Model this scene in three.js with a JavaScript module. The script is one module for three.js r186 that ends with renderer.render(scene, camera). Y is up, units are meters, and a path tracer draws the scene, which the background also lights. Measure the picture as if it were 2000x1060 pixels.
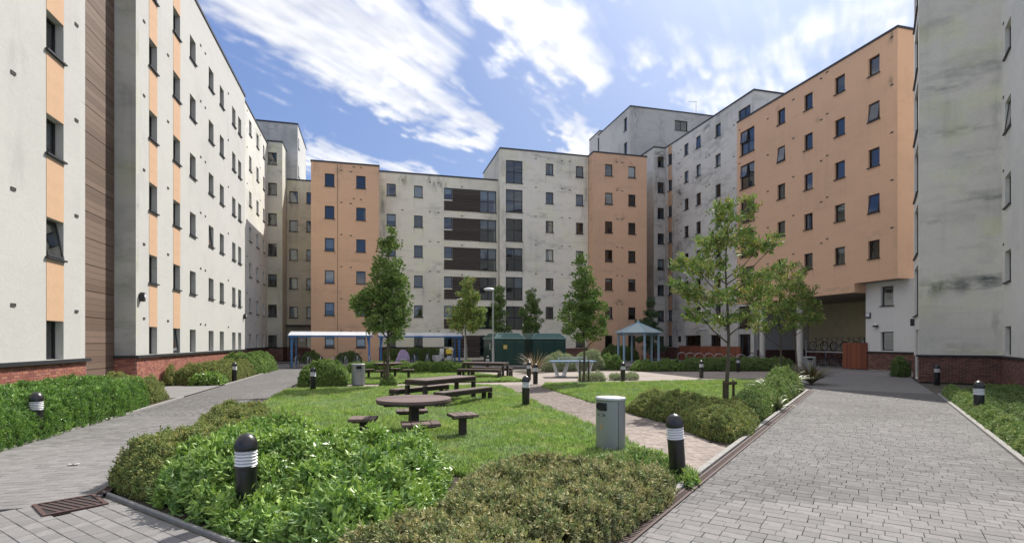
import * as THREE from 'three';
import { mergeGeometries } from 'three/addons/utils/BufferGeometryUtils.js';

// ---------------------------------------------------------------- camera, sky, sun, exposure
// World: x = u (along the far facade), z = -v (v runs along the long side wings), y up, metres.
const scene = new THREE.Scene();
const camera = new THREE.PerspectiveCamera(2 * Math.atan(667 / 1050) * 180 / Math.PI, 2000 / 1060, 0.1, 4000);
camera.position.set(0, 1.8, 0);
camera.rotation.y = -Math.atan2(275, 1050);
camera.setViewOffset(2000, 1334, 0, 0, 2000, 1060);      // rising front: the verticals stay parallel
scene.add(camera);
const renderer = new THREE.WebGLRenderer({ antialias: true });
renderer.toneMapping = THREE.LinearToneMapping;
renderer.toneMappingExposure = 1.42;
renderer.shadowMap.enabled = true;

const SUN = new THREE.Vector3(0.70, 1.06, -0.714).normalize();
const sun = new THREE.DirectionalLight(new THREE.Color().setRGB(1, 0.955, 0.88), 4.5);
sun.position.copy(SUN).multiplyScalar(120); sun.castShadow = true; sun.shadow.radius = 1;
sun.shadow.mapSize.set(4096, 4096);
Object.assign(sun.shadow.camera, { left: -60, right: 60, top: 60, bottom: -60, near: 1, far: 300 });
scene.add(sun, sun.target);

// seeded randomness and noise
function rng(seed) { let a = seed >>> 0; return () => { a = a + 0x6D2B79F5 | 0; let t = Math.imul(a ^ a >>> 15, 1 | a); t = t + Math.imul(t ^ t >>> 7, 61 | t) ^ t; return ((t ^ t >>> 14) >>> 0) / 4294967296; }; }
const sm = (a, b, x) => { const t = Math.min(1, Math.max(0, (x - a) / (b - a))); return t * t * (3 - 2 * t); };
const mix = (a, b, t) => a + (b - a) * t;
const clamp = (x, a = 0, b = 1) => x < a ? a : x > b ? b : x;
function hash(x, y, s) { let h = Math.imul(x, 374761393) + Math.imul(y, 668265263) + Math.imul(s, 2147483647 ^ 61) | 0; h = Math.imul(h ^ h >>> 13, 1274126177); h = h ^ h >>> 16; return (h >>> 0) / 4294967296; }
function vn(x, y, s = 0, px = 0, py = px) {
  let xi = Math.floor(x), yi = Math.floor(y); const fx = x - xi, fy = y - yi;
  let x1 = xi + 1, y1 = yi + 1;
  if (px) { xi = ((xi % px) + px) % px; x1 = ((x1 % px) + px) % px; yi = ((yi % py) + py) % py; y1 = ((y1 % py) + py) % py; }
  const u = fx * fx * (3 - 2 * fx), w = fy * fy * (3 - 2 * fy);
  const a = hash(xi, yi, s), b = hash(x1, yi, s), c = hash(xi, y1, s), d = hash(x1, y1, s);
  return a + (b - a) * u + (c - a) * w + (a - b - c + d) * u * w;
}
function fbm(x, y, s = 0, o = 5) { let a = 0.5, f = 1, r = 0, n = 0; for (let i = 0; i < o; i++) { r += a * vn(x * f, y * f, s + i * 17); n += a; a *= 0.5; f *= 2.03; } return r / n; }

// the sky: blue air, drifting fair-weather cirrus, painted by direction (azimuth from the long axis of the court, elevation)
{
  const W = 3072, Hh = 1536, data = new Float32Array(W * Hh * 4), D = Math.PI / 180;
  // streaks of cloud: azimuth, elevation of both ends, half width (degrees), density
  const bands = [
    [-13.8, 29.2, -4.2, 26.6, 3.1, 1.05], [-8.1, 30.4, 1.8, 26.9, 3.9, 1.1], [-1.3, 32.2, 5.5, 27.6, 3.2, 1.05], [-5.2, 26.5, 3.4, 23.1, 2.1, 1.05], [0.8, 27.7, 7.1, 22.4, 2.7, 1.1], [5.5, 24.2, 10.6, 20.2, 1.4, 1.05], [-0.3, 23.7, 3.9, 21.5, 1.1, 0.9], [6.5, 32.9, 8.2, 29.9, 1.8, 0.8], [7.6, 26.9, 9.2, 25.7, 1.2, 0.6], [8.7, 25.7, 10.9, 23.7, 0.8, 0.65], [12.5, 32.8, 19.6, 30.8, 2.8, 1.1], [15.8, 30.8, 21.2, 27.4, 3.1, 1.15], [18, 27.9, 23.3, 25.1, 1.7, 1.1], [21.7, 31.4, 24.4, 27.2, 1.9, 0.6], [18, 23.7, 20.7, 21.6, 1.4, 0.6], [20.7, 20.8, 23.9, 19.5, 1.3, 1], [-5.7, 18.1, -0.3, 17.7, 1.1, 0.95], [-1.3, 17.7, 6.5, 17.1, 0.9, 0.9], [-6.6, 19.4, -5.7, 19.1, 0.4, 0.6], [30.1, 27.5, 40.1, 27.6, 2.5, 0.55], [32.1, 26, 42.8, 25.1, 2, 0.7], [33.1, 23.7, 40.1, 22.3, 1.4, 0.59], [42.8, 27, 52, 26.1, 2.5, 0.74], [37.9, 24.4, 48.4, 25.7, 3, 0.7], [25.5, 33.5, 40.1, 32, 1.7, 0.5]];
  for (let j = 0; j < Hh; j++) {
    const el = (j + 0.5) / Hh * 180 - 90;
    for (let i = 0; i < W; i++) {
      const phi = ((i + 0.5) / W - 0.5) * 2 * Math.PI, e = el * D;
      const x = Math.cos(phi) * Math.cos(e), y = Math.sin(e), z = Math.sin(phi) * Math.cos(e);
      const k = (j * W + i) * 4;
      if (el < -2) { data[k] = .17; data[k + 1] = .17; data[k + 2] = .16; data[k + 3] = 1; continue; }
      const az = Math.atan2(x, -z) / D;
      const t = clamp(el / 60);
      const sd = clamp(x * SUN.x + y * SUN.y + z * SUN.z, -1, 1), ang = Math.acos(sd) / D;
      const k0 = Math.pow(t, .4); let r = mix(.39, .011, k0), g = mix(.55, .07, k0), b = mix(.79, .32, k0);
      const glow = Math.exp(-ang / 14) * .85 + Math.exp(-ang * ang / 900) * .2;
      r += glow; g += glow; b += glow * .92;
      // clouds lie on a plane overhead: streaked noise
      const q = 1 / Math.max(.09, y + .06), X = x * q, Z = z * q;
      const a = X * .72 - Z * .69, c = X * .69 + Z * .72;
      const wx = (fbm(X * 1.3, Z * 1.3, 5, 3) - .5) * 1.2;
      const n1 = fbm(a * 3.2 + wx, c * 5.2 + wx, 11, 6), n2 = fbm(az * .16 + el * .1 + wx, el * .26 - az * .06, 31, 6);
      const fine = fbm(a * 15 + wx * 3, c * 30 + wx * 3, 71, 5);
      let cov = 0;
      const wa = az + (n2 - .5) * 5 + (fine - .5) * 2.4, we = el + (n1 - .5) * 4 + (fine - .5) * 2;
      for (const [a0, e0, a1, e1, w, dn] of bands) {
        const dx = a1 - a0, dy = e1 - e0, tt = clamp(((wa - a0) * dx + (we - e0) * dy) / (dx * dx + dy * dy));
        const d = Math.hypot((wa - a0 - dx * tt) * .86, we - e0 - dy * tt) / w;
        const cv = dn * (1 - sm(.1, 1.75, d)); if (cv > cov) cov = cv;
      }
      const away = Math.max(sm(34, 44, el), sm(40, 52, Math.abs(az - 15)));
      cov = Math.max(cov, away * sm(.34, .58, fbm(X * .7 + 4, Z * .7, 91, 4)) * 1.05);
      const strk = fbm(a * 5 + wx * 2, c * 34 + wx * 2, 131, 4);
      let dens = .9 * sm(.24, 1.28, cov * 1.1 + (n1 - .5) * .55 + (n2 - .5) * .42 + (fine - .5) * .32 + (strk - .5) * .62 - .06) * sm(.02, .2, cov);
      dens = Math.max(dens, .62 * sm(26, 62, az) * (1 - sm(30, 60, el)) * sm(.3, .7, .55 * n2 + .45 * strk));
      dens = clamp(dens) * sm(-2, 6, el);
      const lit = .635 + .24 * n1 + .2 * (fine - .5) + glow * .45;
      r = mix(r, lit * 1.0, dens); g = mix(g, lit * .998, dens); b = mix(b, lit * 1.005, dens);
      data[k] = r; data[k + 1] = g; data[k + 2] = b; data[k + 3] = 1;
    }
  }
  const sky = new THREE.DataTexture(data, W, Hh, THREE.RGBAFormat, THREE.FloatType);
  sky.mapping = THREE.EquirectangularReflectionMapping; sky.magFilter = THREE.LinearFilter; sky.minFilter = THREE.LinearFilter; sky.needsUpdate = true;
  scene.background = sky; scene.environment = sky;
  scene.backgroundIntensity = 1.0; scene.environmentIntensity = 1.0;
}

// ---------------------------------------------------------------- small helpers
const names = new Map();
function numbered(n) { const k = names.get(n) || 0; names.set(n, k + 1); return k ? n + '_' + String(k).padStart(3, '0') : n; }
function mesh(name, geo, mat, parent) { const m = new THREE.Mesh(geo, mat); m.name = parent && parent !== scene ? name : numbered(name); m.castShadow = m.receiveShadow = true; (parent || scene).add(m); return m; }
function tag(o, label, category, group) { o.userData.label = label; o.userData.category = category; if (group) o.userData.group = group; return o; }
function thing(name, label, category, u = 0, v = 0, turn = 0, group) { const g = new THREE.Group(); g.name = numbered(name); g.position.set(u, 0, -v); g.rotation.y = turn; scene.add(g); return tag(g, label, category, group); }
function struct(name, geo, mat) { const m = mesh(name, geo, mat); m.userData.kind = 'structure'; return m; }
function copy(src, label, u, v, turn) { const c = src.clone(); c.name = numbered(src.name.replace(/_\d{3}$/, '')); c.userData = { ...src.userData, label }; c.position.set(u, src.position.y, -v); if (turn !== undefined) c.rotation.y = turn; scene.add(c); return c; }
function box(w, h, d, x = 0, y = 0, z = 0) { const g = new THREE.BoxGeometry(w, h, d); g.translate(x, y, z); return g; }
function cyl(r0, r1, h, x = 0, y = 0, z = 0, n = 16) { const g = new THREE.CylinderGeometry(r1, r0, h, n); g.translate(x, y + h / 2, z); return g; }
function clean(g) { const o = g.index ? g.toNonIndexed() : g; for (const k of Object.keys(o.attributes)) if (!['position', 'normal', 'uv', 'color'].includes(k)) o.deleteAttribute(k); return o; }
function merge(list) { return list.length === 1 ? list[0] : mergeGeometries(list.map(clean), false); }
const V = (x, y, z) => new THREE.Vector3(x, y, z);
function rod(a, b, r0, r1 = r0, n = 8) { const d = b.clone().sub(a), L = d.length(), g = new THREE.CylinderGeometry(r1, r0, L, n); g.translate(0, L / 2, 0); g.applyQuaternion(new THREE.Quaternion().setFromUnitVectors(V(0, 1, 0), d.normalize())); g.translate(a.x, a.y, a.z); return g; }
function tube(pts, r, n = 6, seg = 0) { return new THREE.TubeGeometry(new THREE.CatmullRomCurve3(pts), seg || pts.length * 5, r, n, false); }
function bevelBox(w, h, d, b = .01, x = 0, y = 0, z = 0) {
  const s = new THREE.Shape(); s.moveTo(-w / 2 + b, -d / 2 + b); s.lineTo(w / 2 - b, -d / 2 + b); s.lineTo(w / 2 - b, d / 2 - b); s.lineTo(-w / 2 + b, d / 2 - b); s.closePath();
  const g = new THREE.ExtrudeGeometry(s, { depth: h - 2 * b, bevelEnabled: true, bevelThickness: b, bevelSize: b, bevelSegments: 1 });
  g.rotateX(-Math.PI / 2); g.translate(x, y - h / 2 + b, z); return g;
}
function tex(w, h, fn, { srgb = true, repeat } = {}) {
  const d = new Uint8Array(w * h * 4);
  for (let j = 0; j < h; j++) for (let i = 0; i < w; i++) { const c = fn(i / w, j / h, i, j), k = (j * w + i) * 4; d[k] = clamp(c[0]) * 255; d[k + 1] = clamp(c[1]) * 255; d[k + 2] = clamp(c[2]) * 255; d[k + 3] = 255; }
  const t = new THREE.DataTexture(d, w, h); t.wrapS = t.wrapT = THREE.RepeatWrapping; t.magFilter = THREE.LinearFilter; t.minFilter = THREE.LinearMipmapLinearFilter; t.generateMipmaps = true;
  if (srgb) t.colorSpace = THREE.SRGBColorSpace; if (repeat) t.repeat.set(repeat[0], repeat[1]); t.needsUpdate = true; return t;
}
const std = (rgb, rough = .8, o = {}) => new THREE.MeshStandardMaterial({ color: new THREE.Color().setRGB(...rgb), roughness: rough, ...o });
const phys = (rgb, rough, o = {}) => new THREE.MeshPhysicalMaterial({ color: new THREE.Color().setRGB(...rgb), roughness: rough, ...o });
const l2s = c => c <= .0031308 ? 12.92 * c : 1.055 * Math.pow(c, 1 / 2.4) - .055;

// ---------------------------------------------------------------- materials
const bumpStucco = tex(256, 256, (x, y) => { const n = .5 * vn(x * 64, y * 64, 3, 64) + .3 * vn(x * 128, y * 128, 4, 128) + .2 * vn(x * 20, y * 20, 5, 20); return [n, n, n]; }, { srgb: false, repeat: [.7, .7] });
// painted render with the grime the photograph shows: overall mottling, run-off streaks, soot patches and painted corner shade at given places (metres on the wall)
function renderWall(rgb, W, Hh, seed, dirt = .2, stainsAndShade = [], green = 0, drips = []) {
  const px = Math.min(1024, Math.round(W * 42)), py = Math.min(1024, Math.round(Hh * 42));
  const map = tex(px, py, (x, y) => {
    const s = x * W, h = y * Hh;
    const big = fbm(s * .32, h * .42, seed, 4), mid = fbm(s * 1.3, h * 2.1, seed + 3, 4), fineN = vn(s * 17, h * 17, seed + 5), run = fbm(s * 3.4, h * .16, seed + 9, 4);
    const course = fbm(s * .5, h * 3.6, seed + 21, 4);
    let d = .72 * dirt * (.62 * sm(.42, .78, big) + .55 * sm(.5, .82, run) * sm(.35, .7, big) + .4 * sm(.52, .8, mid) + .35 * sm(.56, .82, course)) + (fineN - .5) * .07;
    for (const [cs, ch, rs, rh, am] of stainsAndShade) {
      const dx = (s - cs) / rs, dy = (h - ch) / rh, q = dx * dx + dy * dy;
      if (q < 5) d += am * Math.exp(-q) * sm(.28, .74, fbm(s * (rs > rh ? 2.3 : 6) + cs, h * (rs > rh ? 5.5 : 1.8), seed + 40, 5)) * .62;
    }
    for (const q of drips) { const dx = s - q[0]; if (dx < .16 && dx > -.16) { const y = q[1] - h; if (y > 0 && y < q[2]) { const w = (dx + .03 * (vn(h * 3, q[0] * 7, seed) - .5)) / q[4]; d += q[3] * Math.exp(-w * w) * (1 - y / q[2]) * (.35 + .9 * vn(s * 26, h * 4, seed + 70)); } } }
    d = clamp(d, -.08, .88);
    const gr = green * sm(.5, .75, fbm(s * .8, h * .9, seed + 60, 4));
    return [l2s(rgb[0] * (1 - d) + .07 * d), l2s(rgb[1] * (1 - d * .98) + .07 * d) * (1 + gr * .02), l2s(rgb[2] * (1 - d * .96 - gr * .22) + .062 * d)];
  }, { repeat: [1 / W, 1 / Hh] });
  return new THREE.MeshStandardMaterial({ map, roughness: .92, bumpMap: bumpStucco, bumpScale: .004 });
}
// run-off stains below sill ends (position on the wall in metres, drop, strength, width)
function dripsBelow(opens, at, seed, p = .4, strength = .3) { const r = rng(seed), L = []; for (const o of opens) for (const a of [o[0], o[1]]) if (r() < p) L.push([at(a) + (r() - .5) * .06, o[2] - .04, .35 + 1.1 * r(), strength * (.4 + .8 * r()), .02 + .035 * r()]); return L; }
const SUN_DIMMED_WHITE = [.53, .522, .49], CREAM = [.87, .81, .66], ORANGE = [.752, .472, .303], STRIP = [.60, .385, .24];  // left white dimmed for its sunlit walls; shaded right whites stay lighter
const M = {};
M.plain = std([.6, .58, .52], .95);
M.cap = std([.028, .03, .034], .5);
M.frame = std([.018, .019, .022], .42);
M.roof = std([.12, .12, .12], .95);
M.sash = std([.03, .032, .036], .4);
M.clear = phys([.74, .77, .78], .01, { transmission: 1, thickness: 0, ior: 1.75 });
M.blind = std([.74, .74, .72], .9);
M.curtain = std([.42, .46, .52], .95);
M.cloth = [[.46, .44, .40], [.30, .33, .40], [.55, .54, .52]].map(c => std(c, .95, { side: THREE.DoubleSide }));
M.dark = std([.02, .02, .022], .9);
M.slab = std([.22, .21, .2], .95);
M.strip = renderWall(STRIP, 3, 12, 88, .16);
M.mortar = std([.42, .38, .34], .98);
M.bricks = [[.30, .105, .072], [.36, .14, .095], [.25, .088, .066], [.40, .17, .115], [.32, .125, .10]].map((c, i) => { const t = tex(64, 64, (x, y) => { const n = .78 + .44 * fbm(x * 9, y * 9, i * 7, 4); return [l2s(c[0] * n), l2s(c[1] * n), l2s(c[2] * n)]; }); return new THREE.MeshStandardMaterial({ map: t, roughness: .93, bumpMap: t, bumpScale: .002 }); });
M.brownBricks = [[.16, .075, .058], [.20, .092, .068], [.13, .062, .052], [.22, .11, .085]].map(c => std(c, .93));
const woodTex = (a, b, seed) => tex(256, 64, (x, y) => { const n = fbm(x * 4, y * 26 + 1.5 * vn(x * 5, y * 3, seed, 5, 3), seed, 5), k = .5 * n + .5 * vn(x * 18, y * 60, seed + 2); return [0, 1, 2].map(i => l2s(mix(a[i], b[i], k))); });
M.cladding = [[.150, .098, .068], [.175, .118, .086], [.128, .082, .058]].map((c, i) => new THREE.MeshStandardMaterial({ map: woodTex(c.map(q => q * .72), c.map(q => q * 1.32), 20 + i), roughness: .72 }));
M.panel = [[.060, .045, .036], [.068, .052, .042], [.052, .039, .032]].map((c, i) => new THREE.MeshStandardMaterial({ map: woodTex(c.map(q => q * .8), c.map(q => q * 1.2), 30 + i), roughness: .75 }));
M.redwood = [[.27, .085, .045], [.31, .10, .055], [.22, .07, .04], [.29, .11, .06]].map((c, i) => new THREE.MeshStandardMaterial({ map: woodTex(c.map(q => q * .7), c.map(q => q * 1.25), 40 + i), roughness: .8 }));
M.table = [[.125, .082, .072], [.145, .096, .084], [.105, .068, .060]].map((c, i) => new THREE.MeshStandardMaterial({ map: woodTex(c.map(q => q * .75), c.map(q => q * 1.25), 50 + i), roughness: .62 }));
M.tableDark = new THREE.MeshStandardMaterial({ map: woodTex([.022, .016, .015], [.045, .034, .03], 55), roughness: .7 });
M.black = phys([.012, .012, .014], .34, { clearcoat: .25, clearcoatRoughness: .3 });
M.louvre = std([.78, .78, .80], .45);
M.steel = std([.55, .56, .57], .32, { metalness: .85 });
M.galv = std([.50, .51, .52], .45, { metalness: .55 });
M.blue = phys([.035, .16, .42], .38, { clearcoat: .3 });
M.paleBlue = std([.36, .53, .64], .55);
M.white = std([.78, .78, .78], .5);
M.rubber = std([.015, .015, .016], .85);
M.yellow = std([.78, .56, .06], .6);
M.soil = new THREE.MeshStandardMaterial({ map: tex(256, 256, (x, y) => { const n = .45 + 1.1 * fbm(x * 24, y * 24, 7, 5), m = vn(x * 90, y * 90, 8, 90) > .78 ? 1.5 : 1; return [l2s(.052 * n * m), l2s(.038 * n * m), l2s(.026 * n * m)]; }, { repeat: [.6, .6] }), roughness: 1 });
M.kerb = new THREE.MeshStandardMaterial({ map: tex(128, 128, (x, y) => { const n = .78 + .4 * fbm(x * 14, y * 14, 9, 5); return [l2s(.30 * n), l2s(.29 * n), l2s(.27 * n)]; }, { repeat: [1.2, 1.2] }), roughness: .92 });
M.joint = new THREE.MeshStandardMaterial({ map: tex(256, 256, (x, y) => { const n = fbm(x * 20, y * 20, 17, 5), g = sm(.5, .7, fbm(x * 5, y * 5, 19, 4)); return [l2s(mix(.11, .06, g) * (.6 + .8 * n)), l2s(mix(.10, .07, g) * (.6 + .8 * n)), l2s(mix(.085, .035, g) * (.6 + .8 * n))]; }, { repeat: [.5, .5] }), roughness: 1 });
M.tan = new THREE.MeshStandardMaterial({ map: tex(512, 512, (x, y) => { const n = .84 + .24 * fbm(x * 10, y * 10, 23, 5) + .16 * (vn(x * 170, y * 170, 24, 170) - .5), st = sm(.55, .75, fbm(x * 3, y * 3, 26, 4)) * .16; return [l2s(.315 * n * (1 - st)), l2s(.268 * n * (1 - st)), l2s(.235 * n * (1 - st * 1.1))]; }, { repeat: [.22, .22] }), roughness: .95 });
M.lawnSoil = new THREE.MeshStandardMaterial({ map: tex(256, 256, (x, y) => { const n = .55 + .9 * fbm(x * 26, y * 26, 27, 5); return [l2s(.10 * n), l2s(.135 * n), l2s(.045 * n)]; }, { repeat: [.5, .5] }), roughness: 1 });
// ---------------------------------------------------------------- building kit
const TH = .28, HALF = Math.PI / 2;
// a face of a rectangular block: where s = 0 lies, how s runs, which way it looks
function faceOf(side, u0, u1, v0, v1) {
  if (side === 'near') return { ou: u0, ov: v0, su: 1, sv: 0, nu: 0, nv: -1, rot: 0, len: u1 - u0, at: a => a - u0 };
  if (side === 'right') return { ou: u1, ov: v0, su: 0, sv: 1, nu: 1, nv: 0, rot: HALF, len: v1 - v0, at: a => a - v0 };
  if (side === 'left') return { ou: u0, ov: v1, su: 0, sv: -1, nu: -1, nv: 0, rot: -HALF, len: v1 - v0, at: a => v1 - a };
  return { ou: u1, ov: v1, su: -1, sv: 0, nu: 0, nv: 1, rot: Math.PI, len: u1 - u0, at: a => u1 - a };
}
function put(o, f, s, h, out = 0) { o.position.set(f.ou + s * f.su + out * f.nu, h, -(f.ov + s * f.sv + out * f.nv)); o.rotation.y = f.rot; return o; }
const geoCache = new Map();
const cached = (k, fn) => { if (!geoCache.has(k)) geoCache.set(k, fn()); return geoCache.get(k); };
const wr = rng(4242);
function winFrame(w, h, nx, ny) {
  return cached(`wf${w.toFixed(2)},${h.toFixed(2)},${nx},${ny}`, () => {
    const b = .055, d = .07, p = [box(w, b, d, 0, b / 2 + .001), box(w, b, d, 0, h - b / 2), box(b, h - 2 * b, d, -w / 2 + b / 2, h / 2), box(b, h - 2 * b, d, w / 2 - b / 2, h / 2)];
    for (let i = 1; i < nx; i++) p.push(box(b * 1.2, h - 2 * b, d * .9, -w / 2 + w * i / nx, h / 2));
    for (let i = 1; i < ny; i++) for (let k = 0; k < nx; k++) p.push(box(w / nx - b * 1.2, b * 1.1, d * .8, -w / 2 + w * (k + .5) / nx, h * i / ny));
    return merge(p);
  });
}
// a window in an opening: dark frame, panes, sill; kinds: pane, blind, open
function win(bld, f, a0, a1, h0, h1, { nx = 1, ny = 1, rev = .13, sill = true, blind = 0, open = 0, name = 'window', blindMat } = {}) {
  const s = (f.at(a0) + f.at(a1)) / 2, w = Math.abs(a1 - a0) - .004, h = h1 - h0 - .004;
  const fr = put(mesh(name, winFrame(w, h, nx, ny), M.frame, bld), f, s, h0 + .002, -rev - .035);
  const b = .055;
  for (let i = 0; i < nx; i++) for (let j = 0; j < ny; j++) {
    const pw = w / nx - b * 1.1, ph = h / ny - b * 1.1, x = -w / 2 + w * (i + .5) / nx, y = h * (j + .5) / ny;
    const seen = blind && j === ny - 1, drawn = !blind && !open && ny === 1 && wr() < .3;
    if (drawn) { const cw = pw * (.18 + .2 * wr()), sd = wr() < .5 ? -1 : 1, c = mesh('curtain', cached(`cu${cw.toFixed(1)},${ph.toFixed(2)}`, () => { const g = new THREE.PlaneGeometry(+cw.toFixed(1) || .1, ph, 12, 1), q = g.attributes.position; for (let z = 0; z < q.count; z++) q.setZ(z, .02 * Math.sin(q.getX(z) * 70)); g.computeVertexNormals(); return g; }), M.cloth[Math.floor(wr() * 3)], fr); c.position.set(x + sd * (pw / 2 - cw / 2), y, -.1); }
    if (open && i === 0 && j === ny - 1) {           // top-hung light pushed out at the foot
      const sg = cached(`sash${pw.toFixed(2)},${ph.toFixed(2)}`, () => merge([box(pw, .05, .04, 0, -.025), box(pw, .05, .04, 0, -ph + .025), box(.05, ph - .1, .04, -pw / 2 + .025, -ph / 2), box(.05, ph - .1, .04, pw / 2 - .025, -ph / 2)]));
      const sh = mesh('sash', sg, M.sash, fr); sh.position.set(x, y + ph / 2, .05); sh.rotation.x = -open;
      const pg = cached(`pane${(pw - .1).toFixed(2)},${(ph - .1).toFixed(2)}`, () => box(pw - .1, ph - .1, .012));
      const pm = mesh('pane', pg, M.clear, fr); pm.rotation.x = -open; pm.position.set(x, y + ph / 2 - Math.cos(open) * ph / 2, .05 + Math.sin(open) * ph / 2);
      continue;
    }
    const pg = cached(`pane${pw.toFixed(2)},${ph.toFixed(2)}`, () => box(pw, ph, .012));
    const p = mesh('pane', pg, M.clear, fr); p.position.set(x, y, 0);
    { p.rotation.x = (wr() - .5) * .012; p.rotation.y = (wr() - .5) * .012; }
    if (seen) {
      const part = blind, bh = ph * part;
      const bl = mesh('blind', cached(`bl${pw.toFixed(2)},${bh.toFixed(2)}`, () => box(pw - .01, bh - .01, .012)), blindMat || M.blind, fr); bl.position.set(x, y + ph / 2 - bh / 2, -.08);
    }
  }
  if (sill) {
    const sg = cached(`sill${w.toFixed(2)},${rev}`, () => merge([box(w - .01, .035, rev - .01, 0, .0185, rev / 2 + .04), box(w + .11, .05, .075, 0, .005, rev + .035 + .042)]));
    mesh('sill', sg, M.cap, fr);
  }
  return fr;
}
// one wall slab with real openings
function wall(bld, f, h0, h1, opens, mat, { s0 = 0, s1 = f.len, outline, name = 'wall', th = TH } = {}) {
  const sh = new THREE.Shape();
  const pts = outline || [[s0, h0], [s1, h0], [s1, h1], [s0, h1]];
  pts.forEach(([x, y], i) => i ? sh.lineTo(x, y) : sh.moveTo(x, y)); sh.closePath();
  for (const [a0, a1, b0, b1] of opens) {
    const x0 = Math.min(f.at(a0), f.at(a1)), x1 = Math.max(f.at(a0), f.at(a1)), p = new THREE.Path();
    p.moveTo(x0, b0); p.lineTo(x0, b1); p.lineTo(x1, b1); p.lineTo(x1, b0); p.closePath(); sh.holes.push(p);
  }
  const g = new THREE.ExtrudeGeometry(sh, { depth: th, bevelEnabled: false }); g.translate(0, 0, -th);
  return put(mesh(name, g, mat, bld), f, 0, 0, 0);
}
function capStrip(bld, f, s0, s1, h, name = 'parapet_cap', out = .05, tall = .13, deep = .36) { const L = s1 - s0; return put(mesh(name, box(L, tall, deep, 0, tall / 2, -deep / 2 + out), M.cap, bld), f, (s0 + s1) / 2, h, 0); }
const ventGeo = merge([box(.18, .012, .02, 0, .035, .01), box(.18, .012, .02, 0, -.035, .01), box(.012, .058, .02, -.084, 0, .01), box(.012, .058, .02, .084, 0, .01), box(.15, .01, .014, 0, .012, .007), box(.15, .01, .014, 0, -.012, .007), box(.156, .058, .004, 0, 0, .002)]);
const ventMat = std([.12, .115, .105], .8);
function vent(bld, f, a, h) { return put(mesh('vent', ventGeo, ventMat, bld), f, f.at(a), h, .002); }
// brick plinth: recessed mortar bed, every brick its own piece as far as they can be told apart
const brickGeo = [.215, .1025, .16].map(l => [0, 1].map(() => box(l, .065, .03, 0, 0, 0)));
function brickwork(bld, f, s0, s1, h0, h1, { parts = 300, mats = M.bricks, seed = 1, out = .03, first = true } = {}) {
  put(mesh('mortar_bed', box(s1 - s0, h1 - h0, .2, 0, 0, -.1), M.mortar, bld), f, (s0 + s1) / 2, (h0 + h1) / 2, out - .012);
  const r = rng(seed), list = [];
  for (let j = 0, y = h1 - .0375; y > h0 + .03; j++, y -= .075) {
    let x = s0 + (j % 2 ? .1125 : 0); if (j % 2) list.push([s0 + .051, y, 1]);
    for (; x < s1 - .05; x += .225) { const left = s1 - x; if (left >= .215) list.push([x + .1075, y, 0]); else if (left >= .03) list.push([x + left / 2, y, 1, left / .1025]); }
  }
  const near = first ? list.slice() : list;
  // the largest in view first: highest courses first, nearest end first
  near.sort((a, b) => (b[1] - a[1]) * 6 + (first === 'low' ? a[0] - b[0] : b[0] - a[0]) * .9);
  const rest = [];
  near.forEach(([x, y, k, sx = 1], i) => {
    const m = mats[Math.floor(r() * mats.length)], dz = (r() - .5) * .006;
    if (i < parts) put(mesh('brick', brickGeo[k][0], m, bld), f, x, y, out - .013 + dz).scale.x = sx;
    else { const g = brickGeo[k][0].clone(); g.scale(sx, 1, 1); g.translate(x, y, dz); const c = m.userData.flat || (m.userData.flat = m.map ? [.33, .125, .09] : m.color.toArray()), n = .8 + .4 * r(), col = new Float32Array(g.attributes.position.count * 3); for (let q = 0; q < col.length; q += 3) { col[q] = c[0] * n; col[q + 1] = c[1] * n; col[q + 2] = c[2] * n; } g.setAttribute('color', new THREE.BufferAttribute(col, 3)); rest.push(g); }
  });
  if (rest.length) { const m = put(mesh('brickwork', merge(rest), M.brickMass || (M.brickMass = std([1, 1, 1], .93, { vertexColors: true })), bld), f, 0, 0, out - .013); m.userData.kind = 'stuff'; }
}
function roofAndBack(bld, u0, u1, v0, v1, h1, h0 = 0) {
  mesh('roof', box(u1 - u0 - TH, .2, v1 - v0 - TH, (u0 + u1) / 2, h1 - .35, -(v0 + v1) / 2), M.roof, bld);
}
function floors(bld, u0, u1, v0, v1, h1, k0 = 0) { for (let k = k0; 2.805 * k < h1 - 2; k++) mesh('floor_slab', box(u1 - u0 - TH * 2 - .01, .24, v1 - v0 - TH * 2 - .01, (u0 + u1) / 2, 2.805 * k + .0, -(v0 + v1) / 2), M.slab, bld); mesh('partition', box(u1 - u0 > v1 - v0 ? u1 - u0 - .6 : .1, h1 - .6 - 2.805 * k0, u1 - u0 > v1 - v0 ? .1 : v1 - v0 - .6, (u0 + u1) / 2, (h1 + 2.805 * k0) / 2 - .1, -(v0 + v1) / 2), M.plain, bld); }
const T = k => 2.4 + 2.805 * k;        // window heads, storey by storey
function apartment(label, cat = 'building') { const g = thing('apartment_block', label, cat, 0, 0, 0, 'blocks around the courtyard'); return g; }
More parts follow.
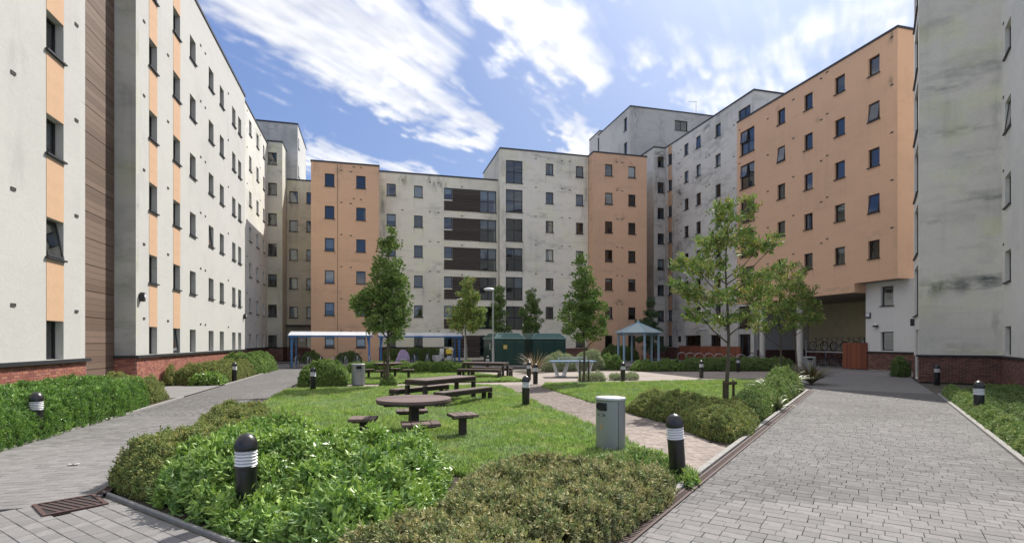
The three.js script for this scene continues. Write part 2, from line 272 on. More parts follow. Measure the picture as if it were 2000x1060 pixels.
// plain rectangular block; faces = {side: {opens:[[a0,a1,h0,h1,opts]], mat}}
function block(bld, u0, u1, v0, v1, h0, h1, mat, faces, { sides = ['near', 'left', 'right', 'far'], cap = true, base = {} } = {}) {
  const F = {};
  for (const side of sides) {
    const f = F[side] = faceOf(side, u0, u1, v0, v1), spec = faces[side] || {}, inset = side === 'left' || side === 'right' ? TH : 0;
    wall(bld, f, spec.h0 ?? h0, h1, (spec.opens || []).map(o => o.slice(0, 4)), spec.mat || mat, { s0: inset, s1: f.len - inset, outline: spec.outline });
    for (const o of spec.opens || []) win(bld, f, o[0], o[1], o[2], o[3], o[4]);
    for (const [a, h] of spec.vents || []) vent(bld, f, a, h);
    if (cap) capStrip(bld, f, side === 'left' || side === 'right' ? .31 : -.05, side === 'left' || side === 'right' ? f.len - .31 : f.len + .05, h1 + .001);
  }
  roofAndBack(bld, u0, u1, v0, v1, h1, h0);
  floors(bld, u0, u1, v0, v1, h1);
  return F;
}
const rr = rng(77);
const pick = (p, o) => rr() < p ? o : {};

// ---- left near wing
{
  const b = apartment('white rendered wing at the left picture edge with one orange window strip');
  const u1 = -8.5, cols = [[17.22, 18.07], [12.6, 13.45]], opens = [];
  for (const [a, c] of cols) for (let k = 0; k < 6; k++) opens.push([a, c, k ? T(k) - 1.13 : 1.3, T(k) - .03, { sill: k > 0, open: k === 1 && a > 17 ? .2 : 0, rev: .2, blind: k === 2 && a > 17 ? .7 : 0, blindMat: M.curtain }]);
  const mat = renderWall(SUN_DIMMED_WHITE, 11, 19, 101, .13, [[15.9 - 9, 9.2, .5, .9, .25], [15.9 - 9, 6.2, .4, .7, .2]], 0, dripsBelow(opens, a => a - 9 , 1, .5, .2));
  const vents = []; for (let k = 0; k < 6; k++) { vents.push([15.83, 2.7 + 2.84 * k], [18.75, 2.7 + 2.84 * k]); }
  const F = block(b, -16, u1, 9, 19.26, 1.25, 18.45, mat, { right: { opens, vents } });
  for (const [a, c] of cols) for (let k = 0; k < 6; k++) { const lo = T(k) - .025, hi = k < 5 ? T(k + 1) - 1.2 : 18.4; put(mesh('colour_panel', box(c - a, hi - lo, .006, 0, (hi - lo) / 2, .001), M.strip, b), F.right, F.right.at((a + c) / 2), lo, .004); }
  brickwork(b, F.right, 4, F.right.len - .002, 0, 1.2, { seed: 5, parts: 300 });
  put(mesh('plinth', box(4, 1.2, .28, 0, .6, -.14), M.mortar, b), F.right, 2, 0, 0);
  put(mesh('plinth', box(7.5, 1.2, .28, 0, .6, -.14), M.mortar, b), F.far, 3.75 + .02, 0, 0);
  capStrip(b, F.right, 0, F.right.len + .1, 1.195, 'plinth_cap', .12, .1, .3);
  const e = thing('fire_extinguisher', 'small red extinguisher hung on the corner of the left picture-edge wing', 'extinguisher', -8.62, 19.36);
  mesh('cylinder', cyl(.07, .07, .34, 0, 1.31, 0, 12), std([.5, .02, .015], .4), e); mesh('valve', cyl(.03, .02, .09, 0, 1.65, 0, 8), M.black, e); mesh('bracket', box(.05, .5, .05, -.02, 1.5, .075), M.steel, e);
}
// ---- timber-look recess between the two white wings
{
  const b = apartment('brown plank clad recess between the two white left wings'); b.userData.category = 'facade';
  const f = faceOf('right', -16, -9.03, 19.3, 22.48);
  put(mesh('backing', box(f.len, 18.2, .2, 0, 9.1, -.1), M.dark, b), f, f.len / 2, 0, -.012);
  const r = rng(9);
  for (let j = 0, y = .02; y < 18; j++) { const w = j % 4 === 3 ? .21 : .205, gap = j % 4 === 3 ? .022 : .006; put(mesh('plank', cached('pl' + w, () => box(f.len - .02, w, .03, 0, w / 2, 0)), M.cladding[Math.floor(r() * 3)], b), f, f.len / 2, y, (r() - .5) * .003); y += w + gap; }
  capStrip(b, f, .02, f.len - .02, 18.25);
}
// ---- long white wing on the left
{
  const b = apartment('long white rendered wing on the left with rows of narrow dark windows above brick');
  const cols = [[23.7, 24.52], [26.32, 27.2], [28.55, 29.42], [31.6, 32.5], [33.75, 34.62], [36.55, 37.4], [38.1, 38.95]], opens = [], vents = [];
  cols.forEach(([a, c], i) => { for (let k = 0; k < 6; k++) opens.push([a, c, k ? T(k) - 1.13 : 1.3, T(k) - .02, { sill: k > 0, rev: .2, open: (i === 1 && k === 0) || (i === 3 && k === 2) || (i === 6 && k === 1) ? .13 : 0, blind: 0 }]); });
  for (let k = 0; k < 6; k++) for (const a of [23.22, 25.7, 30.2, 30.98, 35.6]) vents.push([a, 2.68 + 2.81 * k]);
  const mat = renderWall(SUN_DIMMED_WHITE, 18, 19, 111, .12, [[7.6, 14, .8, 1, .25], [8.4, 11.2, .6, .9, .2], [13, 14.2, .4, .9, .22], [.4, 9, .5, 3, .12]], 0, dripsBelow(opens, a => a - 22.5, 2, .5, .22));
  const nearMat = renderWall(SUN_DIMMED_WHITE, 8, 19, 113, .4, [[6.9, 13.9, .6, .3, .5], [7.2, 11, .5, .25, .4], [6.6, 8.2, .6, .5, .4], [7, 5.2, .7, .6, .5], [6.8, 1.9, .6, .5, .6], [7.3, 3.9, .4, .3, .5]], .5);  // green staining, plus heavier dirt that carries the shade of this end wall
  const F = block(b, -16, -8.34, 22.5, 40, 1.25, 18.45, mat, { right: { opens, vents }, near: { mat: nearMat } });
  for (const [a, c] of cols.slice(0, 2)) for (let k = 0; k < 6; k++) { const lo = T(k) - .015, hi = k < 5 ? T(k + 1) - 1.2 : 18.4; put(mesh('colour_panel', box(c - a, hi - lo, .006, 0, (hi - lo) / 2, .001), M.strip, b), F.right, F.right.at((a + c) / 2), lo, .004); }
  brickwork(b, F.right, 0, F.right.len, 0, 1.2, { seed: 6, parts: 240, first: 'low' });
  brickwork(b, F.near, F.near.len - .9, F.near.len, 0, 1.2, { seed: 7, parts: 60, mats: M.bricks });
  capStrip(b, F.right, -.1, F.right.len + .1, 1.195, 'plinth_cap', .12, .1, .3);
  capStrip(b, F.near, F.near.len - .95, F.near.len - .001, 1.196, 'plinth_cap', .12, .098, .1);
  for (const [v, h] of [[22.84, 3.46], [39.62, 3.5]]) {
    const l = thing('wall_lamp', v < 30 ? 'dark wall lamp box near the brown recess on the long white wing' : 'dark wall lamp box at the far end of the long white wing', 'wall lamp', -8.335, v, HALF);
    mesh('housing', bevelBox(.16, .34, .14, .02, 0, h, .09), M.cap, l); mesh('diffuser', box(.11, .12, .02, .0, h + .05, .168), M.louvre, l); mesh('back_plate', box(.2, .2, .02, 0, h, .01), M.cap, l);
  }
}
// ---- set-back wing and stair tower on the left
{
  const b = apartment('set-back cream wing beyond the long white wing half in shadow');
  const opens = []; for (const [a, c] of [[45.95, 46.8], [48.7, 49.6], [51.5, 52.15]]) for (let k = 0; k < 7; k++) opens.push([a, c, k ? T(k) - 1.15 : 1.3, T(k), { rev: .16, sill: k > 0 }]);
  const mat = renderWall([.70, .685, .63], 13.5, 20, 121, .26, [[5, 18.6, 1.5, .8, .55], [9, 18.8, 1.8, .7, .4], [6, 12.5, 1, .7, .4], [10, 9, 1, 1, .35], [7, 15, .7, .5, .45]], .3);
  const F = block(b, -16, -9.27, 40.1, 53.49, 1.25, 19.95, mat, { right: { opens, vents: [1, 2, 3, 4, 5, 6].flatMap(k => [[45.2, T(k) + .35], [50.3, T(k) + .35]]) } });
  brickwork(b, F.right, 0, F.right.len, 0, 1.2, { seed: 8, parts: 0, mats: M.brownBricks });
  capStrip(b, F.right, 0, F.right.len, 1.195, 'plinth_cap', .1, .1, .3);
}
{
  const b = apartment('narrow cream stair block in the left corner with one window column');
  const opens = []; for (let k = 0; k < 7; k++) opens.push([-9.2, -8.46, k ? T(k) - 1.13 : 1.3, T(k), { rev: .1, blind: k === 2 ? .4 : 0, blindMat: M.curtain }]);
  const mat = renderWall([.62, .60, .52], 8, 20, 131, .3, [[6.5, 19.6, 1, .5, .6], [7.6, 17.4, .5, .3, .8], [6.3, 10, .5, 3, .3], [7.8, 5.6, .4, 2, .35]], .5);
  const F = block(b, -16, -7.98, 53.5, 56, 1.25, 20.2, mat, { near: { opens } });
  for (const f of ['near', 'right']) { brickwork(b, F[f], f === 'near' ? 6.3 : 0, F[f].len, 0, 1.2, { seed: 18, parts: 0, mats: M.brownBricks }); capStrip(b, F[f], f === 'near' ? 6.3 : 0, F[f].len, 1.195, 'plinth_cap', .08, .1, .3); }
}
{
  const b = apartment('grey tower top rising behind the left corner stair block');
  const mat = renderWall([.58, .575, .55], 9, 24, 141, .5, [[5, 22.5, 2.4, .8, .4], [3, 20, 2, 2, .3], [6.3, 19.5, .6, 1.6, .5]]);
  block(b, -15, -7.0, 56.3, 63.2, 0, 23.06, mat, { right: { opens: [[56.75, 57.4, 20.9, 22.0, {}], [56.75, 57.4, 18.1, 19.2, {}]], mat: renderWall([.58, .575, .55], 8, 24, 143, .2) } });
}
{
  const b = apartment('olive cream link wall with two window columns left of the orange block');
  const opens = []; for (const [a, c, lo] of [[-7.72, -6.95], [-6.16, -5.4]]) for (let k = 0; k < 6; k++) opens.push([a, c, k ? T(k) - 1.12 : 1.28, T(k), { rev: .1, blind: rr() < .25 ? .6 : 0, blindMat: M.curtain }]);
  const mat = renderWall([.62, .58, .47], 4, 18, 151, .34, [[2, 13, 1.5, .5, .5], [1.4, 10, 1.5, .5, .45], [2.5, 7.2, 1.2, .5, .4], [.6, 16, .6, 1.6, .5], [2.6, 4.4, 1, .3, .4]], .4);
  const F = block(b, -7.96, -5.08, 56, 62, 1.25, 17.5, mat, { near: { opens } });
  put(mesh('canopy_ledge', box(2.88, .14, .6, 0, 0, .3), M.cap, b), F.near, F.near.len / 2, 3.35, .003);
  brickwork(b, F.near, 0, F.near.len, 0, 1.2, { seed: 19, parts: 0, mats: M.brownBricks });
  const s = thing('notice', 'small white notice fixed beside the ground floor window of the olive link wall', 'notice', -6.55, 55.96); mesh('sheet', box(.4, .3, .012, 0, 1.95, .008), M.white, s); mesh('holder', box(.44, .34, .008, 0, 1.95, .001), M.galv, s);
}
// ---- orange block left of centre
{
  const b = apartment('orange rendered block left of centre with two columns of square windows');
  const opens = [], bl = { '1,0': .85, '0,0': .8, '0,2': .9, '0,3': .75, '0,1': .6 };
  [[-3.92, -3.13], [-1.29, -.5]].forEach(([a, c], i) => { for (let k = 0; k < 6; k++) opens.push([a, c, T(k) - 1.14, T(k), { rev: .08, blind: bl[i + ',' + k] || 0, blindMat: k < 4 && k > 0 ? M.curtain : M.blind }]); });
  const vents = []; for (let k = 1; k < 7; k++) { vents.push([-2.55, T(k) - 2.45], [-1.75, T(k) - 2.5]); if (k > 4) vents.push([-1.5, T(k) - 2.05], [-.9, T(k) - 2.08]); }
  const mat = renderWall(ORANGE, 6, 18, 161, .17, [[2.3, 17, .35, 1, .5], [2.2, 15.6, .12, 2, .4], [3.4, 16.9, .6, .35, .35], [3, 3.1, 1.6, .3, .35], [.3, 17, .3, .6, .35], [5.5, 17.1, .3, .4, .3], [1.5, 6.2, 2, .2, .25], [4, 8.9, 2, .2, .2]], 0, dripsBelow(opens, a => a + 5.05, 3, .5, .26));
  const F = block(b, -5.05, .66, 49.3, 58, 0, 17.38, mat, { near: { opens, vents } });
  put(mesh('movement_joint', box(.035, 17.2, .012), std([.13, .09, .06], .9), b), F.near, F.near.at(-2.86), 8.7, .004);
}
// ---- cream centre with brown panels
{
  const b = apartment('cream rendered centre facade with brown plank panels beside tall windows');
  const opens = [], vents = [], pan = [];
  const bl = { '0,4': .55, '1,5': .95 };
  [[1.37, 2.19], [3.87, 4.67]].forEach(([a, c], i) => { for (let k = 0; k < 6; k++) opens.push([a, c, k ? T(k) - 1.13 : 1.3, T(k), { rev: .08, blind: bl[i + ',' + k] || 0 }]); });
  for (let k = 0; k < 6; k++) {
    opens.push([6.68, 7.46, T(k) - 1.12, T(k), { rev: .05, sill: false, blind: k === 5 ? .5 : 0 }]);
    opens.push([10.14, 11.78, Math.max(.4, T(k) - 2.15), T(k), { nx: 2, ny: 2, rev: .06, blind: [0, 0, 0, .9, .8, .8][k], blindMat: M.curtain, open: 0 }]);
    pan.push(k);
    vents.push([2.8, T(k) + .42], [5.35, T(k) + .42], [6.15, T(k) + .4], [8.4, T(k) + .2]);
  }
  const mat = renderWall(CREAM, 11.4, 18, 171, .3, [[2.2, 16.9, .35, .6, .9], [4.7, 17, .5, .5, .9], [5.6, 16.6, .7, .7, 1], [5.2, 14.2, .9, .7, .5], [.3, 14.6, .25, 2, .7], [.4, 11.8, .3, 1.2, .5], [5.3, 8.9, .8, .5, .5], [3.3, 8.4, 1.4, .2, .4], [5.2, 3.3, 1, .3, .6], [3, 3.2, 1, .2, .4], [10.4, 13.8, .4, .3, .6], [8, 17.1, .5, .3, .35], [5.3, 6.1, .6, .3, .5]], .25, dripsBelow(opens, a => a - .67, 4, .5, .4));  // the two tall left-edge marks paint corner shade beside the orange block
  const F = block(b, .67, 11.92, 51, 58, .02, 17.45, mat, { near: { opens, vents } });
  const r = rng(19);
  for (const k of pan) {
    const lo = Math.max(.3, T(k) - 2.15), n = 7, hgt = (T(k) - lo) / n;
    for (let j = 0; j < n; j++) {
      const y = lo + hgt * j, cut = y + hgt > T(k) - 1.15;
      const x0 = cut ? 7.47 : 6.68, L = 10.13 - x0;
      put(mesh('plank', box(L, hgt - .014, .05, 0, (hgt - .014) / 2, .025), M.panel[Math.floor(r() * 3)], b), F.near, F.near.at(x0 + L / 2), y, .002);
    }
  }
  brickwork(b, F.near, 0, 5.95, 0, 1.2, { seed: 21, parts: 0, mats: M.brownBricks });
  capStrip(b, F.near, 0, 5.98, 1.195, 'plinth_cap', .08, .1, .12);
}
// ---- taller cream block in the centre
{
  const b = apartment('taller cream block in the centre with a column of large four-pane windows');
  const opens = [], vents = [];
  for (let k = 0; k < 7; k++) {
    opens.push([12.49, 14.15, T(k) - 2.2, T(k), { nx: 2, ny: 2, rev: .06, blind: [0, 0, .9, .6, 0, 0, 0][k], open: k === 2 ? .12 : 0, blindMat: M.curtain }]);
    opens.push([16.51, 17.3, T(k) - 1.15, T(k), { rev: .1, blind: k === 3 ? .9 : 0 }]);
    opens.push([19.66, 20.45, T(k) - 1.15, T(k), { rev: .1, open: k === 6 ? .15 : 0, blind: k === 3 ? .5 : 0 }]);
    vents.push([15.5, T(k) + .38], [18.2, T(k) + .4], [19, T(k) + .4]);
  }
  const mat = renderWall(CREAM.map((c, i) => c * [1, 1, 1.05][i]), 9.1, 21, 181, .3, [[3.6, 19.75, .45, .25, 1], [4.6, 19.7, .5, .2, .9], [6.3, 19.5, .4, .3, .5], [6.5, 16.8, .9, .35, .8], [3.7, 17.5, .8, .3, .5], [3.7, 14.1, 1.4, .25, .7], [6, 11, 1.4, .4, .5], [4, 11.6, 1, .3, .4], [8.4, 14.6, .25, 1.4, .5], [8.8, 16.5, .2, 2, .6], [4.2, 8.6, 2, .25, .5], [6.6, 5.4, 1, .3, .5], [.3, 12, .25, 3, .4], [.3, 18, .3, 1.6, .5], [5, 6.2, 1, .25, .5], [6, 3.4, 1.4, .3, .5]], .3, dripsBelow(opens, a => a - 11.93, 5, .6, .42));
  const side = renderWall([.66, .63, .54], 8, 21, 183, .26, [[7, 19.8, 1, .6, .5]]);  // darker copy of the cream: shade of this return put into its colour
  const F = block(b, 11.93, 20.97, 50, 58, .02, 20.25, mat, { near: { opens, vents }, left: { mat: side } });
  brickwork(b, F.near, 2.3, F.near.len, 0, 1.15, { seed: 22, parts: 0, mats: M.brownBricks });
}
// ---- orange block right of centre
{
  const b = apartment('orange rendered block right of centre with soot marks around its vents');
  const opens = [], vents = [];
  [[22.2, 23.0], [24.71, 25.5]].forEach(([a, c], i) => { for (let k = 0; k < 7; k++) opens.push([a, c, T(k) - 1.17, T(k), { rev: .1, blind: i === 1 && k === 6 ? .85 : i === 1 && k === 2 ? .2 : i === 0 && k === 2 ? .25 : 0, open: i === 0 && k === 5 ? .13 : 0 }]); });
  for (let k = 0; k < 7; k++) vents.push([23.48, T(k) + .3], [24.05, T(k) + .28]);
  const mat = renderWall(ORANGE, 5.8, 21, 191, .17, [[2.5, 19.7, .25, .25, 1], [3.1, 19.8, .35, .3, 1], [4, 19.4, .4, .25, .6], [2.6, 16.95, .25, .2, .7], [2.8, 14.1, .5, .25, 1], [2.7, 5.75, .7, .2, .9], [1.5, 11.5, 1.5, .25, .3], [2, 8.8, 1.5, .3, .3], [4, 17.2, 1, .2, .25]], 0, dripsBelow(opens, a => a - 21, 6, .5, .3));
  block(b, 21, 26.73, 48.7, 58, 0, 20.27, mat, { near: { opens, vents } });
}
// ---- grey white wing on the right with the corner bay
{
  const b = apartment('stained grey white wing behind the orange wing with bike hoops at its foot');
  const opens = [], vents = [];
  for (const [a, c] of [[48.29, 49.05], [46.19, 46.95], [43.08, 43.88]]) for (let k = 1; k < 8; k++) opens.push([a, c, T(k) - 1.17, T(k), { rev: .12, open: a > 46 && a < 47 && k === 7 ? .12 : 0 }]);
  for (let k = 0; k < 8; k++) opens.push([51.4, 52.15, k ? T(k) - 1.17 : 1.3, T(k), { rev: .1 }]);
  opens.push([46.19, 48.9, 1.35, 2.43, { nx: 3, rev: .12 }], [43.08, 44.6, 1.35, 2.43, { nx: 2, rev: .12 }], [39.05, 40.6, .06, 2.45, { nx: 2, rev: .2, sill: false, name: 'door', blind: 0 }], [39.05, 40.6, 2.95, 4.85, { nx: 2, ny: 2, rev: .15 }], [39.05, 40.6, 20.75, 22, { nx: 2, rev: .1 }]);
  for (let k = 2; k < 8; k++) vents.push([45.3, T(k) + .3], [44.8, T(k) + .35], [50.1, T(k) - .5], [49.6, T(k) - .3], [41.2, T(k) - 1]);
  const S = (v, h, rs, rh, a) => [52.74 - v, h, rs, rh, a];
  const mat = renderWall([.72, .69, .63], 14.2, 23, 201, .5, [S(50, 20.3, .6, .5, 1), S(50, 17.4, .7, .6, 1), S(50.2, 14.6, .7, .5, 1), S(45.2, 22.2, .7, .4, .9), S(47, 22.3, .4, .3, .8), S(44, 20.3, 2, .8, .6), S(45.5, 17.8, 2.4, .7, .6), S(45, 15, 3, .8, .5), S(48, 11.8, 2, .7, .6), S(50.3, 11.6, .5, .6, .9), S(50.3, 8.6, .5, .5, .9), S(50.4, 5.6, .5, .5, .9), S(50.5, 3, .5, .8, .9), S(46.5, 3, 3, .2, .6), S(51.3, 12, .25, 8, .8), S(41.5, 13, .4, 1.4, .5), S(47, 7.5, 3, .5, .5), S(43, 3.4, 2, .3, .4)], .1, dripsBelow(opens, a => 52.74 - a, 7, .7, .5));
  const F = block(b, 31.2, 40, 38.62, 52.74, .02, 22.95, mat, { left: { opens, vents } });
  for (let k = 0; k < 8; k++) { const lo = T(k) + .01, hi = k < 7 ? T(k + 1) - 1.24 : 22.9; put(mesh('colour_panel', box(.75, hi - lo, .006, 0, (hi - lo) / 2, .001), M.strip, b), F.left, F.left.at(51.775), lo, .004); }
  brickwork(b, F.left, 0, 12.05, 0, 1.2, { seed: 23, parts: 0, mats: M.brownBricks });
  // corner bay
  const bo = []; for (let k = 0; k < 8; k++) bo.push([30.28, 31.05, k ? T(k) - 1.18 : 1.35, T(k), { rev: .1, blind: k === 3 ? .7 : 0 }]);
  const m2 = renderWall([.66, .635, .575], 5, 23, 203, .5, [[.7, 22.2, .8, .7, 1.1], [.4, 19, .3, 3, .6], [1.3, 16, .2, 6, .6], [.6, 14.5, .5, .4, .6], [.7, 8.7, .5, .4, .6]], .15);
  const f2 = faceOf('near', 29.82, 31.19, 52.75, 56), f3 = faceOf('left', 29.82, 31.19, 52.75, 56);
  wall(b, f2, .02, 22.95, bo.map(o => o.slice(0, 4)), m2); for (const o of bo) win(b, f2, ...o);
  wall(b, f3, .02, 22.95, [], m2, { s0: 0, s1: f3.len - TH }); capStrip(b, f2, -.05, f2.len, 22.952); capStrip(b, f3, 0, f3.len - .31, 22.952);
  brickwork(b, f2, 0, f2.len, 0, 1.2, { seed: 24, parts: 0, mats: M.brownBricks });
  mesh('bay_wall', box(.1, 22.9, 3.2, 31.13, 11.45, -54.42), M.plain, b); mesh('roof', box(1.2, .2, 3.2, 30.5, 22.6, -54.4), M.roof, b);
  // service panel, wall lamp and camera on its ground floor
  put(mesh('service_panel', box(.46, .6, .05, 0, 0, .025), M.cap, b), F.left, F.left.at(49.84), 2.08, .002);
  const cc = thing('security_camera', 'white security camera on the grey white wing above the red fence', 'camera', 31.19, 45.4, -HALF);
  mesh('arm', rod(V(0, 2.95, 0), V(0, 2.95, .3), .03), M.white, cc); mesh('housing', bevelBox(.16, .16, .42, .02, .1, 3.0, .38), M.white, cc); mesh('lens', cyl(.05, .05, .05, .1, 2.86, .5, 10), M.black, cc);
  const wl = thing('wall_lamp', 'round bulkhead lamp on the grey white wing beside the tall tree trunk', 'wall lamp', 31.19, 42.3, -HALF);
  const ring = new THREE.TorusGeometry(.16, .035, 8, 20); ring.translate(0, 3.05, .05); mesh('rim', ring, M.cap, wl); const df = new THREE.SphereGeometry(.14, 14, 8); df.scale(1, 1, .4); df.translate(0, 3.05, .05); mesh('diffuser', df, M.louvre, wl);
}
{
  const b = apartment('grey tower block rising highest behind the right of centre roofs');
  const mat = renderWall([.55, .53, .485], 12, 30, 211, .4, [[.6, 27.5, .5, 2, .6], [4, 26, .4, 3, .4], [6, 24, 3, 1, .4], [8, 28, 2, .4, .4], [5, 22.8, 4, 1, .4]]);
  const ls = renderWall([.62, .6, .56], 10, 30, 213, .3, [[9, 26, .4, 3, .6], [5, 24, 2, 1, .4]]);  // lighter copy of the front render; the difference in light is in the colour
  const F = block(b, 28.7, 41, 56.05, 65, 0, 28.7, mat, { near: { opens: [[34.4, 36.1, 26.55, 27.75, { nx: 2 }]] }, left: { mat: ls, opens: [[56.9, 57.7, 26.35, 27.9, {}], [56.9, 57.7, 23.5, 25, {}]] } });
  const f4 = faceOf('left', 28.9, 33, 65.02, 68.5); wall(b, f4, 0, 29.3, [], ls); capStrip(b, f4, 0, f4.len, 29.302);
  put(mesh('downpipe', cyl(.06, .06, 28, 0, 0, 0, 8), M.cap, b), F.left, .12, .3, .08);
  const hood = mesh('roof_vent', merge([box(1.4, .7, 1.2, 35.9, 28.9, -58.5), box(1.6, .08, 1.4, 35.9, 29.3, -58.5)]), M.galv, b);
  const a = thing('roof_aerial', 'thin television aerial on the highest grey tower roof', 'aerial', 38.2, 57.5);
  mesh('mast', rod(V(0, 28.3, 0), V(0, 31, 0), .03), M.galv, a); mesh('boom', rod(V(-1, 30.85, 0), V(.1, 30.95, 0), .02), M.galv, a);
  for (let i = 0; i < 6; i++) mesh('element', rod(V(-.95 + i * .16, 30.85 + i * .012, -.22), V(-.95 + i * .16, 30.85 + i * .012, .22), .008), M.galv, a);
}
// ---- orange wing on the right, carried over a passage
{
  const b = apartment('large orange wing on the right overhanging a dark passage with white columns');
  const opens = [], vents = [];
  [[33.41, 34.19], [30.84, 31.6], [28.21, 29.0], [25.75, 26.52]].forEach(([a, c], i) => { for (let k = 2; k < 7; k++) opens.push([a, c, T(k) - 1.17, T(k) - .03, { rev: .12, sill: true, open: (i === 3 && (k === 5 || k === 3)) || (i === 0 && k === 5) ? .17 : 0, blind: i === 2 && (k === 2 || k === 3) ? .3 : 0 }]); });
  for (let k = 2; k < 7; k++) opens.push([36.71, 38.4, T(k) - 2.1, T(k) - .1, { nx: 2, ny: 2, rev: .12, open: k > 4 ? .16 : 0, blind: 0 }]);
  for (let k = 2; k < 7; k++) vents.push([32.6, T(k) + .15], [30.1, T(k) + .5], [29.6, T(k) + .7], [35.2, T(k) - .2], [24.95, T(k) - .4 + .9], [38.5, T(k) + .2]);
  const mat = renderWall(ORANGE.map(c => c * 1.02), 14.3, 21, 221, .13, [[13.85, 19.8, .25, .35, .9], [13.85, 17.2, .2, .3, .8], [4.7, 19.4, .2, .2, .6], [8.4, 17, .2, .2, .5], [8.9, 19.9, .3, .2, .4], [10, 5.2, 1.8, .2, .4], [12.6, 8.3, .8, .4, .3]], 0, dripsBelow(opens, a => 38.83 - a, 8, .5, .26));
  const f = faceOf('left', 29.7, 37, 24.6, 38.83);
  wall(b, f, 0, 0, opens.map(o => o.slice(0, 4)), mat, { outline: [[0, 4.93], [11.33, 4.93], [11.33, 5.5], [f.len - TH, 5.5], [f.len - TH, 20.1], [0, 20.1]] });
  for (const o of opens) win(b, f, ...o); for (const q of vents) vent(b, f, ...q);
  capStrip(b, f, 0, f.len - .31, 20.101);
  const fn = faceOf('near', 29.7, 37, 24.6, 38.83), endMat = renderWall(ORANGE.map(c => c * 1.0), 7.3, 21, 223, .14);
  wall(b, fn, 5.5, 20.1, [], endMat); capStrip(b, fn, -.05, fn.len, 20.101);
  const ff = faceOf('far', 29.7, 37, 24.6, 38.83); wall(b, ff, 5, 20.1, [], M.plain, { s0: 5.75, s1: ff.len - TH });
  wall(b, faceOf('right', 29.7, 37.05, 24.9, 38.6), 0, 20.1, [], M.plain); wall(b, faceOf('near', 30.9, 36.75, 20.5, 22), 0, 5.5, [], M.plain);
  mesh('roof', box(6.95, .2, 13.9, 33.35, 19.8, -31.7), M.roof, b);
  floors(b, 29.7, 37, 24.6, 38.6, 20.1, 2);
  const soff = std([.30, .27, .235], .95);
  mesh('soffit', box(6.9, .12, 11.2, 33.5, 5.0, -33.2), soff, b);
  mesh('soffit', box(6.9, .12, 2.9, 33.5, 5.57, -26.2), std([.58, .33, .19], .95), b);
  mesh('downstand', box(.9, .6, .26, 30.44, 5.215, -27.63), endMat, b);
  // rendered ground floor under the near end
  const fw = faceOf('left', 30.6, 37, 20.5, 27.5), wo = [[25.61, 26.46, 3.97, 5.2, { rev: .16 }], [25.61, 26.46, 1.25, 2.4, { rev: .16, sill: false }]];
  const wm = renderWall([.76, .745, .71], 7.2, 6, 225, .1);  // lighter copy of the left white, raised because this wall is shaded
  wall(b, fw, 1.15, 5.5, wo.map(o => o.slice(0, 4)), wm, { s0: 0, name: 'ground_floor_wall' }); for (const o of wo) win(b, fw, ...o);
  wall(b, faceOf('far', 30.88, 37, 20.5, 27.5), 1.15, 4.92, [], wm, { name: 'ground_floor_wall' });
  brickwork(b, fw, 0, 7, 0, 1.1, { seed: 25, parts: 280, mats: M.brownBricks, first: 'low' });
  capStrip(b, fw, -.02, 7, 1.095, 'plinth_cap', .1, .09, .3);
  mesh('passage_wall', box(6, 1.1, .25, 34, .55, -27.38), M.brownBricks[0], b);
  // passage: side and back walls, pilaster, columns
  const pm = renderWall([.60, .54, .38], 8, 5, 227, .22, [[3, 3.2, .6, .8, .4]]);
  const fs = faceOf('near', 31.5, 37, 38.55, 39); wall(b, fs, 1.1, 4.92, [], renderWall([.60, .60, .58], 6, 5, 229, .2), { th: .05, name: 'passage_wall' }); mesh('passage_wall', box(5.5, 1.1, .07, 34.25, .55, -38.57), M.brownBricks[2], b);
  const fb = faceOf('left', 36.7, 37.2, 27.3, 38.5); wall(b, fb, 1.1, 4.92, [], pm, { name: 'passage_wall', th: .2 }); mesh('passage_wall', box(.22, 1.1, 11.2, 36.79, .55, -32.9), M.brownBricks[1], b);
  mesh('pilaster', box(.3, 4.9, .8, 36.52, 2.45, -30.6), std([.2, .085, .05], .9), b);
  for (const v of [36.63, 32.74]) { const c = mesh('column', merge([cyl(.22, .22, 4.93, 0, 0, 0, 24), cyl(.27, .27, .08, 0, 0, 0, 24)]), renderWall([.66, .62, .55], 2, 5, 231 + Math.round(v), .18), b); c.position.set(30.4, 0, -v); }
  const np = thing('number_plate', 'small framed block sign on the white wall under the orange wing', 'sign', 30.59, 27.3, -HALF); mesh('board', bevelBox(.34, .36, .06, .01, 0, 3.46, .035), M.cap, np); mesh('face', box(.26, .24, .006, 0, 3.5, .07), M.louvre, np);
  const wl = thing('wall_lamp', 'small round lamp on the white wall under the orange wing', 'wall lamp', 30.59, 26.74, -HALF);
  const sp = new THREE.SphereGeometry(.13, 16, 10); sp.scale(1, 1, .6); sp.translate(0, 2.82, .08); mesh('diffuser', sp, M.louvre, wl); mesh('hood', cyl(.15, .15, .1, 0, 2.72, .07, 16), M.cap, wl);
}
